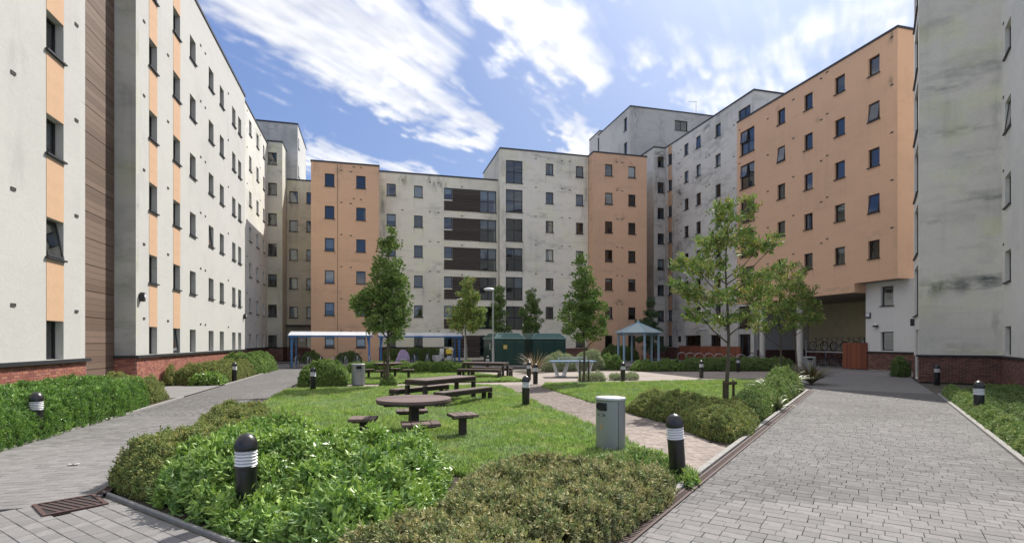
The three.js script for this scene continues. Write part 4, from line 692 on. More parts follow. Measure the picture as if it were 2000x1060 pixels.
// shrubs and hedges
shrub('hedge', 'clipped bright green hedge in front of the left picture-edge wing', [[-8.1, 6], [-5.9, 6], [-5.84, 15], [-6.05, 17.2], [-8.1, 17.4]], .74, 'hedge', 301, { steep: true, round: .28, lump: .12, dens: .9, shape: (u, v) => 1 - .55 * Math.exp(-((u + 5.95) * (u + 5.95) / .05 + (v - 11.7) * (v - 11.7) / .16)) });
shrub('shrub', 'olive shrub rounding off the end of the left hedge', [[-8.1, 16.9], [-6.5, 16.9], [-6.15, 18], [-6.25, 19.3], [-8.1, 19.6]], .62, 'oliveGreen', 302, { round: .5, dens: .8 });
shrub('shrub', 'low olive shrub below the brick plinth of the long white wing', [[-8.15, 25.2], [-6.9, 24.9], [-6.3, 25.6], [-6.1, 28.5], [-6.1, 31.8], [-8.15, 32]], .72, 'oliveGreen', 303, { round: .5, dens: .55 });
shrub('hedge', 'rounded bright green hedge at the far end of the long white wing', [[-8.1, 31.4], [-6.2, 31.6], [-5.85, 33], [-5.8, 36.8], [-6.3, 38.2], [-8.1, 38.3]], 1.0, 'far', 304, { round: .7, lump: .15, dens: 1.6 });
shrub('shrub', 'tuft of broad green leaves at the foot of the low olive shrub', [[-7.2, 24.6], [-6.1, 24.65], [-6.0, 25.3], [-6.6, 25.7], [-7.3, 25.4]], .4, 'gloss', 305, { round: .4, dens: .5, scale: 1.6 });
shrub('bush', 'large glossy green bush around the foreground bollard lamp', [[-2.2, 9.2], [-2.4, 7.5], [-2.3, 6.7], [-1.95, 6.3], [-.95, 5.15], [-.2, 4.3], [.45, 4.8], [.75, 6.0], [.95, 7.0], [.85, 7.9], [.1, 8.4], [-.9, 9.0], [-1.9, 9.3]], .52, 'gloss', 306, { round: .4, lump: .36, dens: 1.0, lumpSize: 1.5, shape: (u, v) => (.4 + .6 * sm(.35, 1.2, Math.hypot(u + 1.05, (v - 5.5) * 1.1))) * (1 - .42 * sm(6.7, 7.9, v) * sm(-1.3, -.3, u)) });
shrub('bush', 'yellow olive low bush at the left tip of the front bed', [[-3.05, 12.9], [-3.14, 7.7], [-2.75, 7.2], [-2.3, 6.75], [-2.15, 8.0], [-1.9, 9.2], [-.9, 9.7], [-1.6, 11.2], [-2.1, 12.6]], .44, 'oliveGreen', 307, { round: .35, lump: .35, dens: 1.0 });
shrub('bush', 'wide brownish olive bush in the middle foreground', [[-.45, 4.3], [.7, 2.95], st(3.6, -1.95), [3.2, 5.3], [3.5, 5.7], [3.2, 6.2], [2.5, 6.6], [1.7, 6.7], [1.15, 6.4], [.85, 5.8], [.45, 4.9]], .33, 'olive', 308, { round: .4, lump: .38, dens: .9, lumpSize: 1.3 });
shrub('shrub', 'rough low weeds between the litter bin and the foreground bollard', [[3.0, 6.4], [3.9, 6.05], [4.2, 6.6], [4.15, 7.3], [3.5, 7.5], [2.7, 7.2]], .17, 'mix', 309, { round: .3, dens: .5 });
shrub('shrub', 'small pale weed at the foot of the bollard beside the angled path', [[3.7, 5.72], [3.95, 5.9], [3.98, 6.1], [3.75, 6.0]], .2, 'gloss', 310, { round: .2, dens: .3 });
shrub('bush', 'dark olive bush at the corner of the right lawn', [[6.3, 12.7], [6.28, 10.8], [6.5, 10.0], [7.5, 10.6], [8.4, 11.4], [8.3, 12.4], [7.2, 12.9]], .47, 'oliveGreen', 311, { round: .5, lump: .3, dens: .8 });
shrub('bush', 'grey olive bush beside the drain at the tip of the right bed', [[6.2, 10.2], [5.98, 8.7], [6.15, 8.25], [7.0, 8.75], [8.0, 9.75], [8.6, 10.7], [8.1, 11.3], [7.2, 10.8]], .42, 'oliveGreen', 312, { round: .5, lump: .3, dens: .8 });
shrub('bush', 'leafy green planting along the angled path below the staked tree', [[8.5, 11.6], [8.3, 10.2], st(13.2, -2.1), st(17.2, -2.1), [12.0, 14.4], [10.4, 13.5]], .42, 'mix', 313, { round: .5, lump: .45, dens: .8, lumpSize: 2 });
shrub('bush', 'taller green planting under the paired trees beside the angled path', [[11.9, 14.3], st(17.0, -2.1), st(22.4, -2.1), [17.6, 20.2], [16.4, 19.2], [14, 16.8]], .66, 'mix', 314, { round: .6, lump: .45, dens: .7, lumpSize: 1.6 });
shrub('hedge', 'bright green box hedge beside the far grey litter bin', [[-2.85, 22.85], [-1.0, 22.75], [-.95, 25.4], [-1.2, 26.6], [-2.7, 26.9]], .78, 'far', 315, { round: .6, lump: .3, dens: 2.0, scale: .8 });
shrub('hedge', 'low clipped hedge between the far lawn and the bike shelters', [[-1.4, 31.2], [5.7, 30.4], [5.8, 32.0], [-1.3, 32.6]], .52, 'far', 316, { round: .35, steep: true, lump: .12, dens: 1.2 });
shrub('hedge', 'pale green spreading shrub in front of the gazebo', [[15.7, 30.0], [18.8, 29.4], [19.2, 30.6], [16, 31.3]], .55, 'far', 317, { round: .5, lump: .3, dens: 1.4 });
shrub('hedge', 'dark low hedge in front of the hooped bike racks', [[18.9, 29.2], [25.4, 27.7], [25.5, 30.2], [19.2, 30.9]], .62, 'cover', 318, { round: .4, lump: .2, dens: .8, scale: 1.6 });
shrub('hedge', 'sunlit leafy edge hedge along the right kerb of the angled path', [st(5, 1.96), st(22.9, 1.96), st(23.4, 2.2), st(22, 2.4), st(5, 2.36)], .3, 'mix', 319, { round: .25, lump: .4, dens: 1.0, lumpSize: 2 });
shrub('ground_cover', 'dark shaded ground cover below the right picture-edge block', [st(3, 2.3), st(22.6, 2.35), st(24.2, 3.0), st(24.2, 4.5), st(3, 4.5)], .34, 'cover', 320, { round: .3, lump: .3, dens: .75, cat: 'ground cover' });
shrub('bush', 'round dark bush against the orange block left of centre', [[-2.9, 46.9], [-1.9, 46.6], [-.9, 46.9], [-.8, 48.2], [-2.9, 48.4]], .85, 'farShaded', 321, { round: .7, lump: .15, dens: 1.2 });
shrub('bush', 'dark bush in the corner left of the orange block', [[-5.6, 47], [-4.3, 46.8], [-3.9, 48.3], [-5.6, 48.6]], .8, 'farShaded', 322, { round: .6, lump: .15, dens: 1.2 });
shrub('hedge', 'dark hedge under the cream centre facade behind the second bike shelter', [[1.0, 48.6], [6.4, 48.6], [6.4, 50.2], [1.0, 50.2]], 1.0, 'farShaded', 323, { round: .4, lump: .2, dens: 1 });
shrub('bush', 'dark bush against the second orange block behind the gazebo', [[21.4, 46.6], [24.6, 46.2], [25, 47.8], [21.4, 48.2]], 1.2, 'farShaded', 324, { round: .7, lump: .2, dens: 1 });
shrub('bush', 'silvery green bush behind the table tennis table', [[12.6, 31.2], [14.4, 31.5], [14.7, 33], [13, 33.3], [12.4, 32.4]], 1.1, 'silver', 325, { round: .7, lump: .3, dens: 1.3 });
shrub('bush', 'dark low bush right of the silvery bush', [[14.5, 31.6], [15.9, 31.8], [15.6, 33.2], [14.5, 33.2]], .8, 'far', 326, { round: .5, lump: .3, dens: 1 });
shrub('bush', 'pale silvery bush beyond the net of the table tennis table', [[10.4, 30.6], [12.4, 31], [12.3, 32.4], [10.2, 31.9]], .95, 'silver', 327, { round: .6, lump: .3, dens: 1 });
shrub('shrub', 'straggly weeds on the path beside the staked middle tree', [[9.2, 22.8], [10.4, 22.7], [10.6, 23.5], [9.4, 23.6]], .4, 'silver', 328, { round: .5, lump: .4, dens: .9 });
shrub('shrub', 'small weeds on the path left of the lone path bollard', [[10.9, 23.2], [12.3, 23.1], [12.5, 23.8], [11, 23.9]], .3, 'silver', 329, { round: .4, lump: .4, dens: .7 });
shrub('shrub', 'small climbing shrub growing against the brick plinth of the long white wing', [[-8.25, 24.8], [-7.9, 24.8], [-7.9, 25.5], [-8.25, 25.5]], .95, 'oliveGreen', 330, { round: .25, lump: .3, dens: .8 });
shrub('shrub', 'small dark shrub beside the door of the right picture-edge block', [[25.9, 21.2], [26.7, 21.4], [26.9, 22.2], [26, 22.0]], .85, 'farShaded', 331, { round: .35, lump: .2, dens: 1.4 });
// weeds round the foot of the first tree
shrub('shrub', 'ring of weeds at the foot of the tall upright tree', [[.3, 21.8], [.95, 21.75], [1.0, 22.35], [.35, 22.4]], .4, 'mix', 332, { round: .35, lump: .4, dens: .8 });

// strap-leaved plants
function strapPlant(label, u, v, n, len, seed, cols) {
  const t = thing('flax_plant', label, 'plant', u, v, 0, 'strap-leaved flax plants'), r = rng(seed);
  const ms = cols.map(c => leafMat(.5, .25)); ms.forEach((m, i) => m.color.setRGB(...cols[i]));
  for (let i = 0; i < n; i++) {
    const a = r() * 6.283, L = len * (.55 + .55 * r()), lean = .25 + .95 * r(), w = .03 + .02 * r(), P = [], I = [], S = 7;
    for (let k = 0; k <= S; k++) { const f = k / S, x = Math.sin(lean) * L * f * (1 + .25 * f), y = L * f * Math.cos(lean * .55) - .42 * lean * L * f * f * f, ww = w * (1 - f * f * .96) * (f < .1 ? .8 : 1), cx = Math.cos(a), sx = Math.sin(a), px = -sx * ww, pz = cx * ww; P.push(x * cx - px, y, x * sx - pz, x * cx, y - .4 * ww, x * sx, x * cx + px, y, x * sx + pz); if (k) { const b = k * 3; I.push(b - 3, b - 2, b, b - 2, b + 1, b, b - 2, b - 1, b + 1, b - 1, b + 2, b + 1); } }
    const g = new THREE.BufferGeometry(); g.setAttribute('position', new THREE.Float32BufferAttribute(P, 3)); g.setIndex(I); g.computeVertexNormals(); g.setAttribute('uv', new THREE.Float32BufferAttribute(new Float32Array(P.length / 3 * 2), 2));
    mesh('leaf', g, ms[Math.floor(r() * ms.length)], t);
  }
}
const FLAX = [[.20, .19, .07], [.26, .17, .09], [.14, .17, .06], [.30, .24, .12]];
strapPlant('large bronze flax plant beside the shaded end of the angled path', 18.0, 18.75, 95, 1.2, 401, FLAX);
strapPlant('second flax plant behind the large one near the paired trees', 16.9, 18.9, 70, 1.15, 402, FLAX);
strapPlant('orange tinted flax plant in front of the green cabinets', 9.2, 29.8, 55, 1.5, 403, [[.32, .17, .09], [.26, .20, .09], [.20, .19, .08], [.34, .26, .14]]);
strapPlant('small flax tuft beside the low olive bush on the angled path', 10.2, 11.75, 24, .55, 404, [[.14, .18, .06], [.18, .2, .08]]);
for (const [u, v, n, l, sd, t] of [[12.6, 14.6, 40, .85, 405, 'grassy clump at the drain edge of the right bed'], [14.2, 16.2, 45, 1.0, 406, 'tall grassy clump in the middle of the right bed'], [15.6, 17.3, 40, .95, 407, 'grassy clump before the large bronze flax'], [11.2, 13.4, 30, .7, 408, 'grassy clump below the staked open-crowned tree']]) strapPlant(t, u, v, n, l, sd, [[.20, .27, .07], [.26, .28, .10], [.15, .22, .06]]);
// ---------------------------------------------------------------- trees
const treeSprig = sprig(6, .125, .064, .17, 21), treeSprigBig = sprig(5, .155, .074, .2, 22), treeSprigFar = sprig(6, .15, .08, .2, 23);
const GREEN = [[.20, .30, .065], [.16, .25, .055], [.25, .34, .08], [.13, .21, .05]], LIGHT = [[.24, .34, .065], [.18, .28, .055], [.30, .38, .085], [.36, .34, .09], [.14, .22, .05]], SHADED_GREEN = [[.16, .25, .06], [.13, .21, .05], [.19, .27, .065]];  // last set is darker: shade behind the cabinets painted into the leaves
// blobs: [dx, y, dz, rx, ry, rz, clumps]; limbs reach from the trunk into each blob
function tree(name, label, u, v, { h, r0 = .07, lean = [0, 0], blobs, leaf = treeSprig, perClump = 34, clumpR = .26, cols = GREEN, mat = LM.soft, seed, bark = M.bark, fork = .45, group = 'courtyard trees', cat = 'tree' }) {
  const t = thing(name, label, cat, u, v, 0, group), r = rng(seed), top = h * .93;
  const at = y => V(lean[0] * y / h + .03 * Math.sin(y * 1.7 + seed), y, lean[1] * y / h + .03 * Math.cos(y * 1.3 + seed));
  const segs = [], S = 9; for (let i = 0; i < S; i++) { const y0 = top * i / S - (i ? .01 : .03), y1 = top * (i + 1) / S, f = i / S, g = (i + 1) / S; segs.push(rod(at(y0), at(y1), r0 * (1 - .88 * f) * (i ? 1 : 1.12), r0 * (1 - .88 * g), 9)); }
  mesh('trunk', merge(segs), bark, t);
  const list = [];
  blobs.forEach(([bx, by, bz, rx, ry, rz, n], bi) => {
    const c = V(bx, by, bz), y0 = Math.max(h * .2, Math.min(top * .95, by - Math.hypot(bx - at(by).x, bz - at(by).z) * fork - ry * .35)), a = at(y0), m = a.clone().lerp(c, .55).add(V(0, -.06 * c.distanceTo(a), 0)), rb = r0 * (1 - .8 * y0 / h) * .62;
    mesh('limb', merge([rod(a, m, rb, rb * .6, 6), rod(m, c, rb * .6, rb * .22, 6)]), bark, t);
    const tw = [];
    for (let i = 0; i < n; i++) {
      const th = r() * 6.283, ph = Math.acos(2 * r() - 1), rad = Math.cbrt(.12 + .88 * r()), p = V(bx + rx * rad * Math.sin(ph) * Math.cos(th), by + ry * rad * Math.cos(ph), bz + rz * rad * Math.sin(ph) * Math.sin(th));
      const base = m.clone().lerp(c, .3 + .7 * r()); tw.push(rod(base, p, rb * .24 + .003, .003, 4));
      for (let k = 0; k < perClump; k++) { const q = V(r() - .5, r() - .5, r() - .5).normalize().multiplyScalar(clumpR * Math.cbrt(r())); q.y *= .75; const d = p.clone().add(q); tmp.copy(d).sub(c).normalize(); list.push([d.x, d.y, d.z, orient(tmp.x * .6, .35 + tmp.y * .6, tmp.z * .6, r, 1.1), .7 + .6 * r(), tint(cols, r, .35)]); }
    }
    if (tw.length) mesh('twigs', merge(tw), bark, t).userData.kind = 'stuff';
  });
  instanced('crown', leaf, mat, list, t);
  return t;
}
tree('upright_tree', 'tall dense upright tree in front of the orange block left of centre', .63, 22.0, { h: 6.4, r0: .075, seed: 501, perClump: 10, clumpR: .22, fork: .9, blobs: [
  [0, 6.0, 0, .2, .45, .2, 7], [.02, 5.3, 0, .45, .6, .45, 17], [-.05, 4.6, .1, .7, .6, .65, 30], [.1, 3.9, 0, .9, .6, .85, 42], [-.2, 3.3, 0, .9, .6, .9, 42], [.3, 3.2, .2, .7, .6, .7, 26], [-1.0, 3.25, .1, .5, .35, .5, 15], [0, 2.7, -.1, .85, .5, .8, 34], [.15, 2.2, .1, .5, .4, .5, 14], [-.45, 2.5, .3, .45, .35, .5, 10]] });
tree('upright_tree', 'conical staked tree in the middle between the green cabinets and gazebo', 8.92, 21.78, { h: 5.4, r0: .06, seed: 502, perClump: 10, clumpR: .23, fork: .9, blobs: [
  [-.05, 5.1, 0, .22, .4, .22, 6], [-.1, 4.6, 0, .45, .45, .45, 14], [.1, 4.1, 0, .62, .5, .6, 24], [-.15, 3.5, .1, .75, .5, .7, 30], [.35, 3.3, 0, .6, .5, .6, 20], [-.35, 2.85, 0, .7, .42, .7, 24], [.35, 2.65, .1, .65, .4, .65, 20], [0, 2.2, 0, .6, .35, .6, 15], [-.75, 2.35, .1, .3, .22, .3, 5], [.7, 2.15, 0, .35, .2, .35, 5]] });
tree('upright_tree', 'smaller upright tree beside the lamp post and the second bike shelter', 5.8, 33.63, { h: 5.8, r0: .06, seed: 503, perClump: 11, clumpR: .28, leaf: treeSprigFar, cols: LIGHT, fork: .9, bark: M.barkPale, blobs: [
  [.15, 5.5, 0, .3, .4, .3, 6], [.2, 4.8, 0, .55, .5, .5, 16], [0, 4.1, 0, .65, .5, .6, 20], [-.5, 3.5, 0, .7, .5, .6, 20], [.6, 3.5, 0, .65, .5, .6, 18], [.1, 2.9, 0, .9, .45, .7, 22], [-.6, 2.7, .2, .4, .35, .4, 8]] });
tree('narrow_tree', 'dark narrow tree behind the left green cabinet', 10.1, 42.6, { h: 6.4, r0: .06, seed: 504, perClump: 14, clumpR: .3, leaf: treeSprigFar, cols: SHADED_GREEN, mat: LM.dull, fork: .9, blobs: [[0, 5.8, 0, .35, .5, .35, 8], [-.15, 5.0, 0, .55, .5, .5, 12], [.1, 4.2, 0, .6, .5, .5, 14], [-.1, 3.4, 0, .6, .5, .5, 14], [.2, 2.8, 0, .6, .4, .5, 10]] });
tree('narrow_tree', 'dark oval tree behind the right green cabinet', 12.97, 43.2, { h: 6.2, r0: .06, seed: 505, perClump: 14, clumpR: .3, leaf: treeSprigFar, cols: SHADED_GREEN, mat: LM.dull, fork: .9, blobs: [[-.05, 5.8, 0, .3, .45, .3, 6], [0, 5.0, 0, .6, .5, .55, 14], [-.1, 4.2, 0, .8, .55, .7, 22], [.1, 3.4, 0, .95, .55, .8, 26], [0, 2.7, 0, .8, .4, .7, 16]] });
tree('conifer', 'dark drooping evergreen behind the gazebo', 25.4, 45.6, { h: 6.0, r0: .07, seed: 506, perClump: 18, clumpR: .3, leaf: treeSprigFar, cols: [[.09, .15, .06], [.075, .125, .05]], mat: LM.dull, fork: -.2, blobs: [[0, 5.4, 0, .25, .5, .25, 6], [.1, 4.4, 0, .7, .25, .6, 10], [-.2, 3.6, 0, 1.0, .25, .8, 14], [.3, 2.8, 0, 1.2, .25, .9, 16], [-.3, 2.0, 0, 1.2, .28, 1, 16], [.2, 1.2, 0, 1.2, .3, 1, 14]] });
// open-crowned staked tree
const TO = { perClump: 6, clumpR: .2, leaf: treeSprigBig, cols: LIGHT };
tree('street_tree', 'tall open-crowned staked tree on the right lawn with yellowing leaves', 9.85, 13.3, { h: 6.0, r0: .062, seed: 507, ...TO, fork: .75, blobs: [
  [.15, 5.5, .1, .3, .35, .35, 6], [.95, 5.75, -.1, .22, .42, .25, 6], [-.45, 5.35, .1, .35, .28, .35, 7], [.1, 4.75, 0, .7, .32, .6, 17], [-.6, 4.55, .3, .5, .3, .5, 11], [1.15, 4.55, -.1, .5, .22, .45, 10], [1.6, 4.7, .1, .25, .18, .25, 4], [-1.15, 3.95, .1, .5, .28, .5, 11], [-.4, 3.9, -.3, .65, .3, .6, 12], [.65, 3.75, .3, .6, .28, .6, 12], [-1.45, 3.35, .1, .35, .2, .4, 8], [-.85, 3.1, .2, .6, .3, .55, 13], [.1, 3.2, -.1, .6, .28, .6, 9], [.95, 3.15, 0, .55, .3, .55, 12], [-.95, 2.55, .1, .35, .22, .35, 7], [-.3, 2.45, .1, .35, .2, .35, 5], [.6, 2.5, .1, .4, .25, .4, 7]] });
tree('street_tree', 'shorter leafy tree right of the tall open-crowned tree', 18.4, 21.0, { h: 5.7, r0: .055, seed: 508, ...TO, perClump: 5, clumpR: .21, fork: .7, blobs: [
  [.2, 5.4, 0, .35, .3, .35, 6], [-.5, 5.0, 0, .6, .3, .5, 12], [.5, 4.8, 0, .6, .35, .5, 14], [-.9, 4.2, 0, .7, .35, .6, 16], [0, 4.1, 0, .8, .4, .7, 20], [.8, 4.0, 0, .6, .35, .6, 14], [-1.0, 3.3, .1, .7, .35, .6, 15], [.1, 3.2, 0, .8, .4, .7, 18], [-.3, 2.5, 0, .7, .35, .6, 12], [-1.3, 2.5, 0, .4, .2, .4, 5], [.7, 2.8, 0, .6, .3, .5, 10]] });
tree('street_tree', 'rightmost leaning tree in front of the passage columns', 23.0, 25.0, { h: 6.2, r0: .05, lean: [-.4, 0], seed: 509, ...TO, perClump: 5, clumpR: .23, leaf: treeSprigFar, bark: M.bark, fork: .6, blobs: [
  [.1, 5.7, 0, .5, .4, .5, 9], [-.4, 4.9, 0, .7, .4, .6, 14], [.6, 4.7, 0, .6, .4, .6, 14], [0, 4.0, 0, .9, .4, .8, 20], [1.0, 3.9, 0, .6, .35, .5, 12], [-.8, 3.6, 0, .7, .4, .6, 12], [.6, 3.1, 0, .9, .4, .7, 16], [-.3, 2.8, 0, .7, .3, .6, 10], [1.3, 3.1, 0, .4, .25, .4, 6]] });
// stakes
function stakes(label, u, v, pts, h, bar) {
  const t = thing('tree_stake', label, 'tree stake', u, v, 0, 'timber stakes at young trees');
  pts.forEach(([x, z]) => mesh('post', cyl(.04, .036, h, x, -.02, z, 10), M.stake, t));
  if (bar) { const [a, b] = [pts[0], pts[1]], L = Math.hypot(b[0] - a[0], b[1] - a[1]); const m = mesh('crossbar', bevelBox(L + .16, .09, .035, .005), M.stake, t); m.position.set((a[0] + b[0]) / 2, h - .1, (a[1] + b[1]) / 2 + .06); m.rotation.y = -Math.atan2(b[1] - a[1], b[0] - a[0]); }
  const tie = new THREE.TorusGeometry(.085, .014, 6, 16); tie.rotateX(HALF); tie.translate(0, h - .12, 0); mesh('tie', tie, M.rubber, t);
}
stakes('timber stakes with a crossbar at the tall open-crowned tree', 9.85, 13.3, [[-.2, .12], [.22, -.02]], .72, true);
stakes('two bare timber stakes at the conical middle tree', 8.92, 21.78, [[-.19, .05], [.2, .08]], 1.0, false);
stakes('single short stake at the tall dense upright tree', .63, 22.0, [[-.14, .08]], 1.15, false);
// ---------------------------------------------------------------- bollard lamps
{
  const pts = (a) => a.map(([x, y]) => new THREE.Vector2(x, y));
  const post = new THREE.LatheGeometry(pts([[0, 0], [.104, 0], [.104, .52], [.11, .525], [.11, .54], [0, .54]]), 28);
  const dome = new THREE.LatheGeometry(pts([[0, .70], [.112, .70], [.114, .715], [.112, .75], [.1, .79], [.078, .83], [.045, .857], [0, .868]]), 28);
  const rg = new THREE.LatheGeometry(pts([[.062, -.014], [.108, -.017], [.109, -.008], [.066, .012]]), 26);
  const core = cyl(.062, .062, .16, 0, .54, 0, 20), plate = box(.035, .05, .004, 0, .47, .104);
  let proto;
  const spots = [
    [-1.24, 6.0, 'nearest bollard lamp standing in the glossy green bush'], [3.87, 6.22, 'leaning bollard lamp between the litter bin and the angled path', .075], [4.11, 14.19, 'bollard lamp on the lawn edge beside the tan path'],
    [6.73, 21.78, 'right one of two bollard lamps where the tan paths meet'], [7.15, 24.18, 'left farther one of two bollard lamps where the tan paths meet'], [-2.07, 20.89, 'bollard lamp on the lawn in front of the box hedge'],
    [10.98, 22.17, 'bollard lamp on the path edge left of the gazebo view'], [15.82, 23.37, 'bollard lamp on the path edge behind the right lawn'], [-5.98, 26.61, 'bollard lamp in the olive shrub by the long white wing'], [-6.03, 11.9, 'bollard lamp in the clipped hedge at left'],
    [22.6, 17.0, 'bollard lamp in the shaded bed at the corner of the right block'], [13.98, 9.54, 'bollard lamp in the bed at the right picture edge'], [-2.19, 29.4, 'far bollard lamp in front of the left bike shelter'], [7.3, 34.2, 'far bollard lamp before the left green cabinet'],
    [15.4, 32.4, 'far bollard lamp beside the dark bush near the gazebo'], [21.2, 27.6, 'far bollard lamp in front of the bike hoops']];
  spots.forEach(([u, v, label, tilt], i) => {
    let t;
    if (!proto) { t = proto = thing('bollard_lamp', label, 'bollard', u, v, 0, 'bollard lamps in the courtyard'); mesh('post', post, M.black, t); const l = mesh('lamp_core', core, std([.5, .5, .52], .5), t); for (let k = 0; k < 5; k++) { const m = mesh('louvre', rg, M.louvre, t); m.position.y = .56 + k * .032; } mesh('dome', dome, M.black, t); mesh('access_plate', plate, M.cap, t); }
    else t = copy(proto, label, u, v, i * 1.3);
    if (tilt) t.rotation.set(0, 0, tilt);
  });
}
// ---------------------------------------------------------------- litter bins
function litterBin(label, u, v, turn, h = .88, r = .25) {
  const t = thing('litter_bin', label, 'litter bin', u, v, turn, 'grey litter bins');
  const body = std([.29, .305, .31], .42, { metalness: .3 });
  const g = new THREE.CylinderGeometry(r, r, h - .05, 40, 1, false); g.scale(1, 1, .92); g.translate(0, (h - .05) / 2 + .01, 0); mesh('body', g, body, t);
  const lid = new THREE.LatheGeometry([[0, h - .05], [r + .008, h - .05], [r + .012, h - .03], [r + .006, h - .004], [r - .02, h], [0, h + .002]].map(p => new THREE.Vector2(...p)), 40); lid.scale(1, 1, .92); mesh('lid', lid, std([.42, .44, .45], .45, { metalness: .3 }), t);
  const arc = (a0, a1, y0, y1, rr, mat, name) => { const c = new THREE.CylinderGeometry(rr, rr, y1 - y0, 20, 1, true, a0, a1 - a0); c.scale(1, 1, .92); c.translate(0, (y0 + y1) / 2, 0); return mesh(name, c, mat, t); };
  arc(-.42, .42, h - .21, h - .08, r + .003, M.dark, 'aperture');
  const hood = new THREE.TorusGeometry(.1, .01, 6, 20); hood.scale(1, .62, 1); hood.translate(0, h - .145, r * .92 + .002); mesh('aperture_rim', hood, M.black, t);
  arc(1.22, 1.95, .03, h - .06, r + .006, std([.24, .255, .26], .42, { metalness: .3 }), 'door'); arc(1.2, 1.215, .03, h - .06, r + .005, M.dark, 'door_gap');
  mesh('lock', cyl(.012, .012, .012, 0, 0, 0, 8).rotateX(HALF).translate(.14, h * .62, r * .79), M.steel, t);
  // lettering strip and sticker
  const cv = document.createElement('canvas'); cv.width = 256; cv.height = 64; const x = cv.getContext('2d'); x.fillStyle = '#43494a'; x.fillRect(0, 0, 256, 64); x.fillStyle = '#d8dcda'; x.font = 'bold 52px sans-serif'; x.textAlign = 'center'; x.textBaseline = 'middle'; x.fillText('litter', 128, 30);
  const ct = new THREE.CanvasTexture(cv); ct.colorSpace = THREE.SRGBColorSpace; arc(-.3, .3, h - .30, h - .265, r + .004, new THREE.MeshStandardMaterial({ map: ct, roughness: .6 }), 'lettering');
  arc(-.09, .09, h * .40, h * .52, r + .004, std([.45, .30, .18], .7), 'sticker');
  mesh('base_ring', cyl(r * .96, r * .96, .02, 0, -.002, 0, 32), M.black, t);
  return t;
}
litterBin('grey litter bin standing on the lawn edge in the middle foreground', 3.86, 8.25, -1.15);
litterBin('pale grey litter bin beside the far box hedge', -.53, 23.2, .15, .88, .27);
litterBin('low grey bin in front of the passage behind the flax', 26.9, 28.2, -.6, .85, .38);

// ---------------------------------------------------------------- picnic furniture
const plankG = (l, h, w) => cached(`pk${l},${h},${w}`, () => bevelBox(l, h, w, .006));
const camUV = (x, z) => [x * .9674 + z * .2534, -x * .2534 + z * .9674];
function stool(label, u, v, turn, L = .6, W = .42, group) {
  const t = thing('stool', label, 'stool', u, v, turn, group), n = 4, r = rng(Math.round(u * 100 + v * 77));
  mesh('post', bevelBox(.12, .4, .12, .006, 0, .2, 0), M.tableDark, t); mesh('bracket', bevelBox(L * .8, .04, .08, .004, 0, .37, 0), M.tableDark, t);
  for (let i = 0; i < n; i++) { const m = mesh('plank', plankG(L / n - .008, .055, W), M.table[Math.floor(r() * 3)], t); m.position.set(-L / 2 + L * (i + .5) / n, .42, 0); }
}
function roundTable(label, u, v, turn, dia = 1.36) {
  const t = thing('round_table', label, 'table', u, v, turn), r = dia / 2, n = 9, w = dia / n, rd = rng(7);
  for (let i = 0; i < n; i++) { // planks cut to the circle
    const z0 = -r + i * w + .003, z1 = z0 + w - .006, s = new THREE.Shape(), P = []; for (let k = 0; k <= 8; k++) { const z = mix(z0, z1, k / 8); P.push([Math.sqrt(Math.max(0, r * r - z * z)), z]); } P.forEach(([x, z], k) => k ? s.lineTo(x, z) : s.moveTo(x, z)); P.reverse().forEach(([x, z]) => s.lineTo(-x, z)); s.closePath();
    const g = new THREE.ExtrudeGeometry(s, { depth: .05, bevelEnabled: false }); g.rotateX(HALF); g.translate(0, .765, 0); mesh('plank', g, M.table[Math.floor(rd() * 3)], t);
  }
  const rim = new THREE.CylinderGeometry(r * .985, r * .985, .03, 40); rim.translate(0, .7, 0); mesh('rim', rim, M.tableDark, t);
  mesh('post', bevelBox(.15, .7, .15, .006, 0, .34, 0), M.tableDark, t); for (const a of [0, HALF]) { const m = mesh('bearer', bevelBox(dia * .8, .06, .08, .005), M.tableDark, t); m.position.y = .66 - (a ? .001 : 0); m.rotation.y = a; }
}
{
  const [u, v] = camUV(-1.80, 9.85); roundTable('round brown plank picnic table on the central lawn', u, v, .2);
  for (const [x, z, l, tn, L] of [[-1.534, 9.0, 'front plank stool of the near round table', .25, .64], [-2.0, 10.7, 'back plank stool of the near round table', .25, .62], [-.93, 10.1, 'right plank stool of the near round table', .42, .5], [-2.66, 9.6, 'left plank stool of the near round table', .12, .48]]) { const [a, b] = camUV(x, z); stool(l, a, b, -.256 + tn, L, .44, 'stools of the near round table'); }
  const [u2, v2] = camUV(-6.05, 26.3); roundTable('far round picnic table on the far lawn', u2, v2, .5);
  for (const [x, z, l] of [[-7.05, 26.4, 'left stool of the far round table'], [-5.05, 26.2, 'right stool of the far round table'], [-6.15, 25.35, 'front stool of the far round table'], [-5.95, 27.3, 'back stool of the far round table']]) { const [a, b] = camUV(x, z); stool(l, a, b, 0, .56, .44, 'stools of the far round table'); }
}
